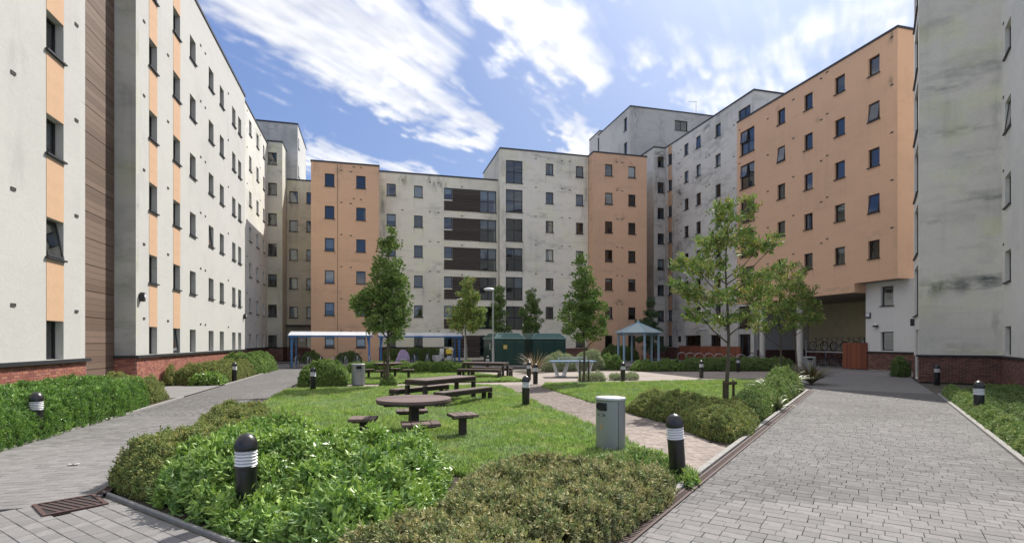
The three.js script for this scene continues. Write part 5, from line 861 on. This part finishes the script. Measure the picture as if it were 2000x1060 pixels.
function longTable(tl, bl1, bl2, u, v, ang, L = 2.25) {
  const r = rng(Math.round(u * 31)), turn = ang, mk = (name, label, du, W, h, n, LL) => {
    const t = thing(name, label, name === 'picnic_table' ? 'table' : 'bench', u + du * Math.sin(ang), v - du * Math.cos(ang) * 1, turn, name === 'picnic_table' ? undefined : 'benches of the picnic tables'), w = W / n;
    for (let i = 0; i < n; i++) { const m = mesh('plank', plankG(LL, .05, +(w - .007).toFixed(3)), M.table[Math.floor(r() * 3)], t); m.position.set(0, h - .025, -W / 2 + w * (i + .5)); }
    for (const s of [-1, 1]) { mesh('apron', bevelBox(.1, .1, W, .005, s * (LL / 2 - .055), h - .102, 0), M.tableDark, t); for (const q of [-1, 1]) mesh('leg', bevelBox(.1, h - .155, .1, .005, s * (LL / 2 - .055), (h - .155) / 2 - .01, q * (W / 2 - .055)), M.tableDark, t); }
    for (const q of [-1, 1]) mesh('rail', bevelBox(LL - .22, .09, .03, .004, 0, h - .1, q * (W / 2 - .02)), M.tableDark, t);
  };
  mk('picnic_table', tl, 0, .78, .75, 6, L); mk('bench', bl1, .85, .34, .45, 3, L); mk('bench', bl2, -.85, .34, .45, 3, L);
}
longTable('long brown plank picnic table behind the near round table', 'near bench of the picnic table behind the round table', 'far bench of the picnic table behind the round table', 2.0, 15.75, Math.atan2(.662, .749));
longTable('far long picnic table beyond the cross path', 'near bench of the far long picnic table', 'far bench of the far long picnic table', 5.6, 26.7, Math.atan2(-.55, .83));

// ---------------------------------------------------------------- bike shelters, hoops, bikes
function shelter(label, u0, u1, v, depth) {
  const L = u1 - u0, t = thing('bike_shelter', label, 'shelter', (u0 + u1) / 2, v, 0, 'blue bike shelters');
  const roofM = phys([.74, .77, .82], .25, { clearcoat: .4 });
  const n = Math.round(L / 1.1), w = L / n;
  for (let i = 0; i < n; i++) { const P = [], I = []; const S = 10; for (let k = 0; k <= S; k++) { const f = k / S, z = .25 - depth * f, y = 2.18 + .34 * Math.sin(Math.PI * (.04 + .62 * f)); for (const dy of [0, .02]) P.push(-w / 2 + .004, y + dy, z, w / 2 - .004, y + dy, z); if (k) { const b = k * 4; I.push(b - 4, b - 3, b, b - 3, b + 1, b, b - 2, b + 2, b - 1, b - 1, b + 2, b + 3); I.push(b - 4, b, b - 2, b, b + 2, b - 2, b - 3, b - 1, b + 1, b + 1, b - 1, b + 3); } } const g = new THREE.BufferGeometry(); g.setAttribute('position', new THREE.Float32BufferAttribute(P, 3)); g.setIndex(I); const gg = g.toNonIndexed(); gg.computeVertexNormals(); gg.setAttribute('uv', new THREE.Float32BufferAttribute(new Float32Array(gg.attributes.position.count * 2), 2)); const m = mesh('roof_panel', gg, roofM, t); m.position.x = -L / 2 + w * (i + .5); }
  mesh('fascia', box(L + .05, .09, .05, 0, 2.16, .27), M.blue, t); mesh('rear_beam', box(L + .05, .1, .06, 0, 2.3, .2 - depth), M.blue, t);
  for (const x of [-L / 2 + .2, L / 2 - .2]) { mesh('post', bevelBox(.13, 2.15, .13, .01, x, 1.06, 0), M.blue, t); mesh('gusset', rod(V(x + (x < 0 ? .12 : -.12), 2.12, 0), V(x, 1.35, 0), .05, .035, 8), M.blue, t); mesh('post', bevelBox(.1, 2.2, .1, .01, x, 1.09, .3 - depth), M.blue, t); mesh('rafter', rod(V(x, 2.16, .15), V(x, 2.3, .2 - depth), .045), M.blue, t); }
}
shelter('left blue bike shelter with a white curved roof', -5.5, .05, 39.5, 2.6);
shelter('right blue bike shelter with a white curved roof partly behind trees', .5, 6.9, 42, 2.6);
const hoopG = (() => { const p = []; for (let k = 0; k <= 16; k++) { const a = Math.PI * k / 16; p.push(V(-.34 * Math.cos(a) * (Math.abs(Math.cos(a)) > .9 ? 1 : 1), .58 + .22 * Math.sin(a), 0)); } return tube([V(-.34, -.02, 0), V(-.34, .3, 0), ...p, V(.34, .3, 0), V(.34, -.02, 0)], .025, 8, 44); })();
let hoop0; const flangeG = merge([cyl(.06, .06, .012, -.34, 0, 0, 12), cyl(.06, .06, .012, .34, 0, 0, 12)]);
function hoop(label, u, v, turn, group) { if (hoop0) { const c = copy(hoop0, label, u, v, turn); c.userData.group = group; return c; } hoop0 = thing('bike_hoop', label, 'bike hoop', u, v, turn, group); mesh('hoop', hoopG, M.steel, hoop0); mesh('flange', flangeG, M.galv, hoop0); return hoop0; }
const ORD = ['first', 'second', 'third', 'fourth', 'fifth', 'sixth', 'seventh', 'eighth', 'ninth', 'tenth'];
for (let i = 0; i < 8; i++) hoop(`${ORD[i]} steel hoop from the left in front of the red fence`, 27.6, 43.79 - i * 1.366, -HALF * .3, 'hoops in front of the red fence');
for (let i = 0; i < 7; i++) hoop(`${ORD[i]} steel hoop from the left under the left bike shelter`, -4.9 + i * .8, 38.9, HALF * .9, 'hoops under the left shelter');
for (let i = 0; i < 6; i++) hoop(`${ORD[i]} steel hoop from the left under the right bike shelter`, 1.3 + i * .95, 41.4, HALF * .9, 'hoops under the right shelter');
let bike0; const tyreG = new THREE.TorusGeometry(.33, .02, 8, 32), rimG = merge([new THREE.TorusGeometry(.305, .009, 6, 32), ...Array.from({ length: 14 }, (_, k) => { const a = k * Math.PI / 7; return rod(V(0, 0, 0), V(.305 * Math.cos(a), .305 * Math.sin(a), 0), .0025, .0025, 4); }), cyl(.02, .02, .07, 0, -.035, 0, 8).rotateX(HALF)]);
function bicycle(label, u, v, turn, y = 0, color = [.03, .03, .035], group) {
  const t = thing('bicycle', label, 'bicycle', u, v, turn, group); t.position.y = y;
  const fm = std(color, .4);
  for (const x of [-.52, .52]) { const w = mesh('wheel', tyreG, M.rubber, t); w.position.set(x, .35, 0); mesh('rim', rimG, M.galv, w); }
  const bb = V(-.08, .3, 0), seat = V(-.2, .78, 0), head = V(.36, .82, 0), hb = V(.4, .66, 0), r = V(-.52, .35, 0), f = V(.52, .35, 0);
  mesh('frame', merge([rod(bb, seat, .016), rod(seat, head, .016), rod(bb, hb, .019), rod(hb, head, .019), rod(bb, r, .011), rod(seat, r, .009)]), fm, t);
  mesh('fork', merge([rod(hb, f.clone().setZ(.05), .012), rod(hb, f.clone().setZ(-.05), .012), rod(head, V(.33, .95, 0), .013)]), fm, t);
  mesh('handlebar', tube([V(.2, .97, -.27), V(.3, .98, -.2), V(.34, .96, 0), V(.3, .98, .2), V(.2, .97, .27)], .013, 6), M.black, t);
  const sg = new THREE.SphereGeometry(.1, 12, 8); sg.scale(1.35, .35, .75); sg.translate(-.24, .91, 0); mesh('saddle', sg, M.black, t); mesh('seat_post', rod(seat, V(-.23, .9, 0), .013), M.steel, t);
  const cr = new THREE.TorusGeometry(.09, .008, 6, 20); cr.translate(-.08, .3, .04); mesh('crank', merge([cr, rod(V(-.08, .3, .06), V(.06, .2, .06), .01), rod(V(-.08, .3, -.06), V(-.22, .4, -.06), .01)]), M.galv, t);
  return t;
}
const BG = 'parked bicycles';
bicycle('dark bicycle leaning in the front left of the left bike shelter', -4.5, 38.6, .5, 0, [.04, .04, .045], BG);
bicycle('bicycle behind the far box hedge in the left bike shelter', -1.9, 39.3, 1.2, 0, [.05, .09, .09], BG); bicycle('rightmost bicycle in the left bike shelter', -1.0, 39.4, 1.2, 0, [.12, .12, .12], BG);
bicycle('blue bicycle in the right bike shelter', 3.2, 41.6, 1.1, 0, [.05, .12, .3], BG); bicycle('silver bicycle in the right bike shelter', 4.15, 41.6, 1.2, 0, [.45, .45, .47], BG);
bicycle('bicycle beside the white passage column', 28.9, 35.6, -.9, 0, [.05, .05, .06], BG);
{ const r = rng(66); const cl = [[.03, .03, .035], [.12, .02, .02], [.03, .05, .1], [.08, .08, .08]]; for (let i = 0; i < 6; i++) { bicycle(`${ORD[i]} bicycle from the left on the upper rack tier in the passage`, 32.4 + (r() - .5) * .3, 33.0 - i * .85, .15 + (r() - .5) * .3, 1.12, cl[i % 4], 'bicycles on the upper rack tier'); bicycle(`${ORD[i]} bicycle from the left on the lower rack tier in the passage`, 32.3 + (r() - .5) * .3, 32.9 - i * .85, .1 + (r() - .5) * .3, .06, cl[(i + 1) % 4], 'bicycles on the lower rack tier'); }
  const t = thing('bike_rack', 'two-tier steel bike rack in the dark passage', 'bike rack', 32.4, 30.9); for (const x of [-.9, .9]) for (const z of [-2.4, 2.4]) mesh('post', box(.07, 1.9, .07, x, .95, z), M.galv, t); for (const x of [-.9, .9]) mesh('beam', box(.08, .08, 4.8, x, 1.06, 0), M.galv, t); for (let i = 0; i < 6; i++) { const z = -2.05 + i * .85; mesh('tray', box(1.9, .03, .12, 0, 1.11, z), M.galv, t); mesh('tray', box(1.9, .03, .12, 0, .04, z), M.galv, t); } }
function scooter(label, u, v, turn, body, withBox) {
  const t = thing('motor_scooter', label, 'scooter', u, v, turn, 'parked motor scooters'), bm = phys(body, .3, { clearcoat: .5 }); const tg = new THREE.TorusGeometry(.2, .06, 10, 24);
  for (const x of [-.55, .6]) { const w = mesh('wheel', tg, M.rubber, t); w.position.set(x, .26, 0); mesh('rim', cyl(.15, .15, .05, 0, -.025, 0, 16).rotateX(HALF), M.galv, w); }
  const sh = new THREE.Shape(); [[-.75, .45], [-.7, .72], [-.1, .74], [.0, .42], [.3, .36], [.42, .95], [.52, .98], [.56, .5], [.44, .26], [-.3, .24]].forEach(([x, y], i) => i ? sh.lineTo(x, y) : sh.moveTo(x, y)); sh.closePath();
  const g = new THREE.ExtrudeGeometry(sh, { depth: .22, bevelEnabled: true, bevelSize: .04, bevelThickness: .05, bevelSegments: 3 }); g.translate(0, 0, -.11); mesh('body', g, bm, t);
  mesh('seat', bevelBox(.6, .1, .28, .03, -.42, .82, 0), M.rubber, t); mesh('handlebar', tube([V(.38, 1.08, -.34), V(.46, 1.06, -.15), V(.46, 1.06, .15), V(.38, 1.08, .34)], .018, 6), M.black, t); mesh('headlight', cyl(.08, .09, .06, 0, 0, 0, 14).rotateZ(-HALF).translate(.53, .94, 0), M.white, t); mesh('fork', rod(V(.48, .8, 0), V(.6, .26, 0), .04), M.black, t); mesh('screen', box(.02, .3, .34, .52, 1.15, 0), M.white, t);
  if (withBox) mesh('top_box', bevelBox(.4, .38, .42, .03, -.72, 1.06, 0), withBox, t);
}
scooter('white fronted motor scooter in the right bike shelter', 4.95, 41.0, -1.2, [.5, .5, .52]); scooter('motor scooter with a yellow top box in the right bike shelter', 5.85, 41.0, 1.3, [.4, .42, .45], M.yellow);
{ const t = thing('bike_cover', 'pale purple cover draped over a bike in the right bike shelter', 'cover', 2.3, 41.2, .2), g = new THREE.SphereGeometry(.52, 40, 14, 0, 6.3, 0, HALF), p = g.attributes.position; for (let i = 0; i < p.count; i++) { const a = Math.atan2(p.getZ(i), p.getX(i)), f = 1 + .3 * Math.sin(a * 7) * (1 - p.getY(i) / .6) + .16 * Math.sin(a * 13 + p.getY(i) * 9); p.setXYZ(i, p.getX(i) * f, p.getY(i) * 2 * (1 + .18 * Math.sin(a * 4 + 1)), p.getZ(i) * f * .6); } g.computeVertexNormals(); mesh('cloth', g, std([.42, .32, .47], .8), t); mesh('tie_cord', new THREE.TorusGeometry(.5, .012, 6, 24).rotateX(HALF).scale(1, 1, .62).translate(0, .5, 0), M.white, t); }

// ---------------------------------------------------------------- cabinets, lamp posts, gazebo, table tennis, fences
function cabinet(label, u0, u1, v, d) {
  const L = u1 - u0, t = thing('equipment_cabinet', label, 'cabinet', (u0 + u1) / 2, v, 0, 'dark green cabinets'), gm = phys([.010, .052, .040], .42, { clearcoat: .2 }), trim = std([.33, .50, .45], .5), roofM = phys([.02, .095, .08], .35, { clearcoat: .25 });
  mesh('body', box(L, 2.0, d, 0, 1.0, -d / 2), gm, t); mesh('plinth', box(L + .06, .12, d + .06, 0, .06, -d / 2), M.mortar, t);
  const n = 3; for (let i = 0; i < n; i++) { mesh('door', bevelBox(L / n - .03, 1.7, .03, .006, -L / 2 + L * (i + .5) / n, 1.03, .012), gm, t); }
  for (let i = 0; i < n; i++) mesh('vent_panel', box(L / n * .6, .07, .012, -L / 2 + L * (i + .5) / n, 1.78, .033), std([.03, .09, .075], .5), t);
  mesh('handle', box(.03, .2, .04, -L / 2 + L / n - .1, 1.05, .045), M.cap, t); mesh('eaves', box(L + .12, .055, d + .12, 0, 2.03, -d / 2), trim, t);
  const hx = L / 2 + .03, hz = d / 2 + .03, tx = hx - .34, tz = hz - .34, y0 = 2.06, y1 = 2.40, P = [], quad = (a, b, c, e) => P.push(...a, ...b, ...c, ...a, ...c, ...e); const b = [[-hx, y0, hz], [hx, y0, hz], [hx, y0, -hz], [-hx, y0, -hz]], c = [[-tx, y1, tz], [tx, y1, tz], [tx, y1, -tz], [-tx, y1, -tz]]; for (let i = 0; i < 4; i++) { const k = (i + 1) % 4; quad(b[i], b[k], c[k], c[i]); } quad(c[0], c[1], c[2], c[3]);
  const g = new THREE.BufferGeometry(); g.setAttribute('position', new THREE.Float32BufferAttribute(P, 3)); g.computeVertexNormals(); g.setAttribute('uv', new THREE.Float32BufferAttribute(new Float32Array(P.length / 3 * 2), 2)); g.translate(0, 0, -d / 2); mesh('roof', g, roofM, t);
  for (let i = 0; i < 4; i++) { const k = (i + 1) % 4; mesh('roof_trim', rod(V(...b[i]).add(V(0, 0, -d / 2)), V(...c[i]).add(V(0, 0, -d / 2)), .018), trim, t); mesh('roof_trim', rod(V(...c[i]).add(V(0, .01, -d / 2)), V(...c[k]).add(V(0, .01, -d / 2)), .02), trim, t); }
  return t;
}
function warning(parent, x, y, z, turn) {   // yellow electrical warning plate
  const cv = document.createElement('canvas'); cv.width = cv.height = 128; const c = cv.getContext('2d'); c.fillStyle = '#e8c23a'; c.fillRect(0, 0, 128, 128); c.fillStyle = '#f2eeda'; c.fillRect(34, 26, 60, 76); c.strokeStyle = '#111'; c.lineWidth = 9; c.beginPath(); c.moveTo(64, 30); c.lineTo(94, 88); c.lineTo(34, 88); c.closePath(); c.stroke(); c.fillStyle = '#111'; c.beginPath(); c.moveTo(68, 46); c.lineTo(56, 68); c.lineTo(65, 68); c.lineTo(60, 84); c.lineTo(74, 62); c.lineTo(65, 62); c.closePath(); c.fill();
  const t = new THREE.CanvasTexture(cv); t.colorSpace = THREE.SRGBColorSpace; const m = mesh('warning_plate', box(.26, .28, .006), new THREE.MeshStandardMaterial({ map: t, roughness: .6 }), parent); m.position.set(x, y, z); m.rotation.y = turn; return m;
}
{ const c1 = cabinet('left dark green cabinet with hipped roof and yellow warning plate', 8.46, 10.62, 37.0, 4.0); warning(c1, -.35, 1.42, .034, 0); warning(c1, -1.086, 1.25, -.9, -HALF); mesh('warning_plate', box(.012, .5, .16, -1.085, 1.45, -1.7), M.white, c1); cabinet('right dark green cabinet with hipped roof behind the flax', 11.67, 14.31, 38.5, 3.6); }
function lampPost(label, u, v, h, head) { const t = thing('lamp_post', label, 'lamp post', u, v, 0, 'slim lamp posts'); mesh('base', cyl(.09, .085, 1.3, 0, -.02, 0, 16), M.galv, t); mesh('pole', cyl(.055, .04, h - 1.28, 0, 1.28, 0, 14), M.galv, t); if (head) { mesh('arm', rod(V(0, h - .03, 0), V(-.12, h, 0), .035), M.galv, t); const g = new THREE.SphereGeometry(.36, 20, 10, 0, 6.3, 0, HALF); g.scale(1.05, .42, .6); g.translate(-.28, h - .04, 0); mesh('head', g, std([.7, .71, .72], .4), t); mesh('lens', new THREE.CylinderGeometry(.3, .26, .05, 18).scale(1.05, 1, .55).translate(-.28, h - .065, 0), M.louvre, t); } }
lampPost('lamp post with a white head in front of the left green cabinet', 7.89, 35.15, 5.3, true); lampPost('plain galvanised post behind the smaller upright tree', 6.75, 39.6, 4.9, true);
{
  const R = 1.75, gc = [22.6, 42.7], t = thing('gazebo', 'pale blue gazebo with a pyramid roof in front of the orange block', 'gazebo', ...gc, .35), n = 6;
  const P = a => V(Math.cos(a) * R, 0, Math.sin(a) * R);
  for (let i = 0; i < n; i++) {
    const a = i * Math.PI / 3, b = a + Math.PI / 3, p = P(a), q = P(b); mesh('post', bevelBox(.13, 2.62, .13, .008).translate(p.x, 1.3, p.z), M.paleBlue, t);
    const E = 1.16, g = new THREE.BufferGeometry(), y0 = 2.6, y1 = 3.48, tr = [p.clone().multiplyScalar(E).setY(y0), V(0, y1, 0), q.clone().multiplyScalar(E).setY(y0)]; const lo = tr.map(w => w.clone().setY(w.y - .05)); const F = []; F.push(tr[0], tr[1], tr[2], lo[0], lo[2], lo[1], tr[0], tr[2], lo[2], tr[0], lo[2], lo[0]); g.setAttribute('position', new THREE.Float32BufferAttribute(F.flatMap(w => [w.x, w.y, w.z]), 3)); g.computeVertexNormals(); g.setAttribute('uv', new THREE.Float32BufferAttribute(new Float32Array(24), 2)); mesh('roof_panel', g, M.gazRoof || (M.gazRoof = std([.40, .50, .52], .6)), t);
    mesh('hip', rod(tr[0].clone().setY(y0 + .02), V(0, y1 + .02, 0), .03), M.paleBlue, t); mesh('beam', rod(p.clone().setY(2.56), q.clone().setY(2.56), .06), M.paleBlue, t);
    for (let k = 0; k < 4; k++) { const c0 = p.clone().lerp(q, .08 + .21 * k), c1 = p.clone().lerp(q, .08 + .21 * (k + 1)); mesh('lattice', merge([rod(c0.clone().setY(2.32), c1.clone().setY(2.52), .018, .018, 5), rod(c0.clone().setY(2.52), c1.clone().setY(2.32), .018, .018, 5)]), M.paleBlue, t); }
  }
  const fin = new THREE.SphereGeometry(.11, 12, 8); fin.translate(0, 3.56, 0); mesh('finial', fin, M.paleBlue, t);
  const pot = thing('planter_pot', 'terracotta coloured round pot inside the gazebo', 'pot', 22.9, 41.9); mesh('pot', new THREE.LatheGeometry([[0, 0], [.28, 0], [.36, .55], [.4, .56], [.4, .64], [.34, .64], [.3, .3], [0, .3]].map(p => new THREE.Vector2(...p)), 22), std([.28, .12, .07], .9), pot); mesh('earth', cyl(.33, .33, .02, 0, .56, 0, 18), M.soil, pot);
}
{
  const t = thing('table_tennis_table', 'blue outdoor table tennis table with white legs', 'table', 10.14, 26.29, -.256 + .06), bl = std([.09, .20, .36], .4);
  mesh('top', bevelBox(2.35, .04, 1.3, .008, 0, .78, 0), bl, t); mesh('edge_line', box(2.3, .004, .03, 0, .802, .62), M.white, t); mesh('edge_line', box(2.3, .004, .03, 0, .802, -.62), M.white, t); mesh('edge_line', box(2.3, .004, .02, 0, .802, 0), M.white, t);
  const wl = std([.62, .63, .62], .5); for (const x of [-.62, .62]) for (const s of [-1, 1]) mesh('leg', rod(V(x + s * .38, .76, .35 * -s * 0 + .3), V(x + s * .16, 0, .3), .05, .05, 10), wl, t), mesh('leg', rod(V(x + s * .38, .76, -.3), V(x + s * .16, 0, -.3), .05, .05, 10), wl, t);
  for (const x of [-.62, .62]) mesh('foot', box(.5, .05, .75, x, .02, 0), wl, t);
  // net frame: posts across the table, mesh panel of bars
  mesh('net_frame', merge([box(1.5, .035, .03, 0, .97, .0), box(.035, .17, .03, -.735, .885, 0), box(.035, .17, .03, .735, .885, 0)]), wl, t); for (let i = 0; i < 16; i++) mesh('net_bar', cached('nb', () => box(.01, .15, .01)), wl, t).position.set(-.68 + i * .09, .88, 0);
}
function slatFence(label, u, v, turn, L, h, gap = .085, ends) {
  const t = thing('slat_fence', label, 'fence', u, v, turn, 'red timber slat fences'), n = Math.round(L / gap), r = rng(Math.round(L * 91));
  for (let i = 0; i < n; i++) { const m = mesh('slat', cached(`sl${gap},${h}`, () => box(gap - .016, h - .06, .022, 0, h / 2, 0)), M.redwood[Math.floor(r() * 4)], t); m.position.x = -L / 2 + (i + .5) * L / n; }
  for (const y of [.2, h / 2, h - .14]) mesh('rail', box(L, .07, .04, 0, y, -.032), M.redwood[2], t); for (let i = 0; i <= 3; i++) mesh('post', box(.09, h, .09, -L / 2 + .05 + (L - .1) * i / 3, h / 2 - .01, -.1), M.redwood[2], t);
}
slatFence('long red slat fence behind the row of bike hoops', 29.3, 42.4, -HALF, 8.9, 1.42, .12); slatFence('short end panel of the long red slat fence', 30.1, 46.9, 0, 1.5, 1.41, .12);
slatFence('red slat fence panel hiding the bike rack in the passage', 30.5, 28.25, -HALF, 1.8, 1.75, .09);
{ const t = thing('guard_rail', 'low dark metal rail by the door of the right block', 'railing', 27.2, 22.3, -.3); for (const x of [-.45, .45]) mesh('post', box(.05, .75, .05, x, .37, 0), M.cap, t); mesh('rail', box(.98, .05, .05, 0, .76, 0), M.cap, t); mesh('kick_plate', box(.98, .16, .03, 0, .12, 0), M.cap, t); }
{ const r = rng(5); [[-4.9, 8.6, .1], [-4.2, 9.2, .12]].forEach(([u, v, s], i) => { const t = thing('paper_scrap', ['crumpled white paper scrap on the left path near the front bush', 'larger white paper scrap on the left path'][i], 'litter', u, v, r() * 6, 'scraps of litter'); const g = new THREE.PlaneGeometry(s, s * .6, 4, 3); g.rotateX(-HALF); const p = g.attributes.position; for (let k = 0; k < p.count; k++) p.setY(k, .006 + r() * .02); g.computeVertexNormals(); mesh('paper', g, std([.5, .49, .47], .9, { side: THREE.DoubleSide }), t); }); }
renderer.setSize(1024, 542);
renderer.render(scene, camera);
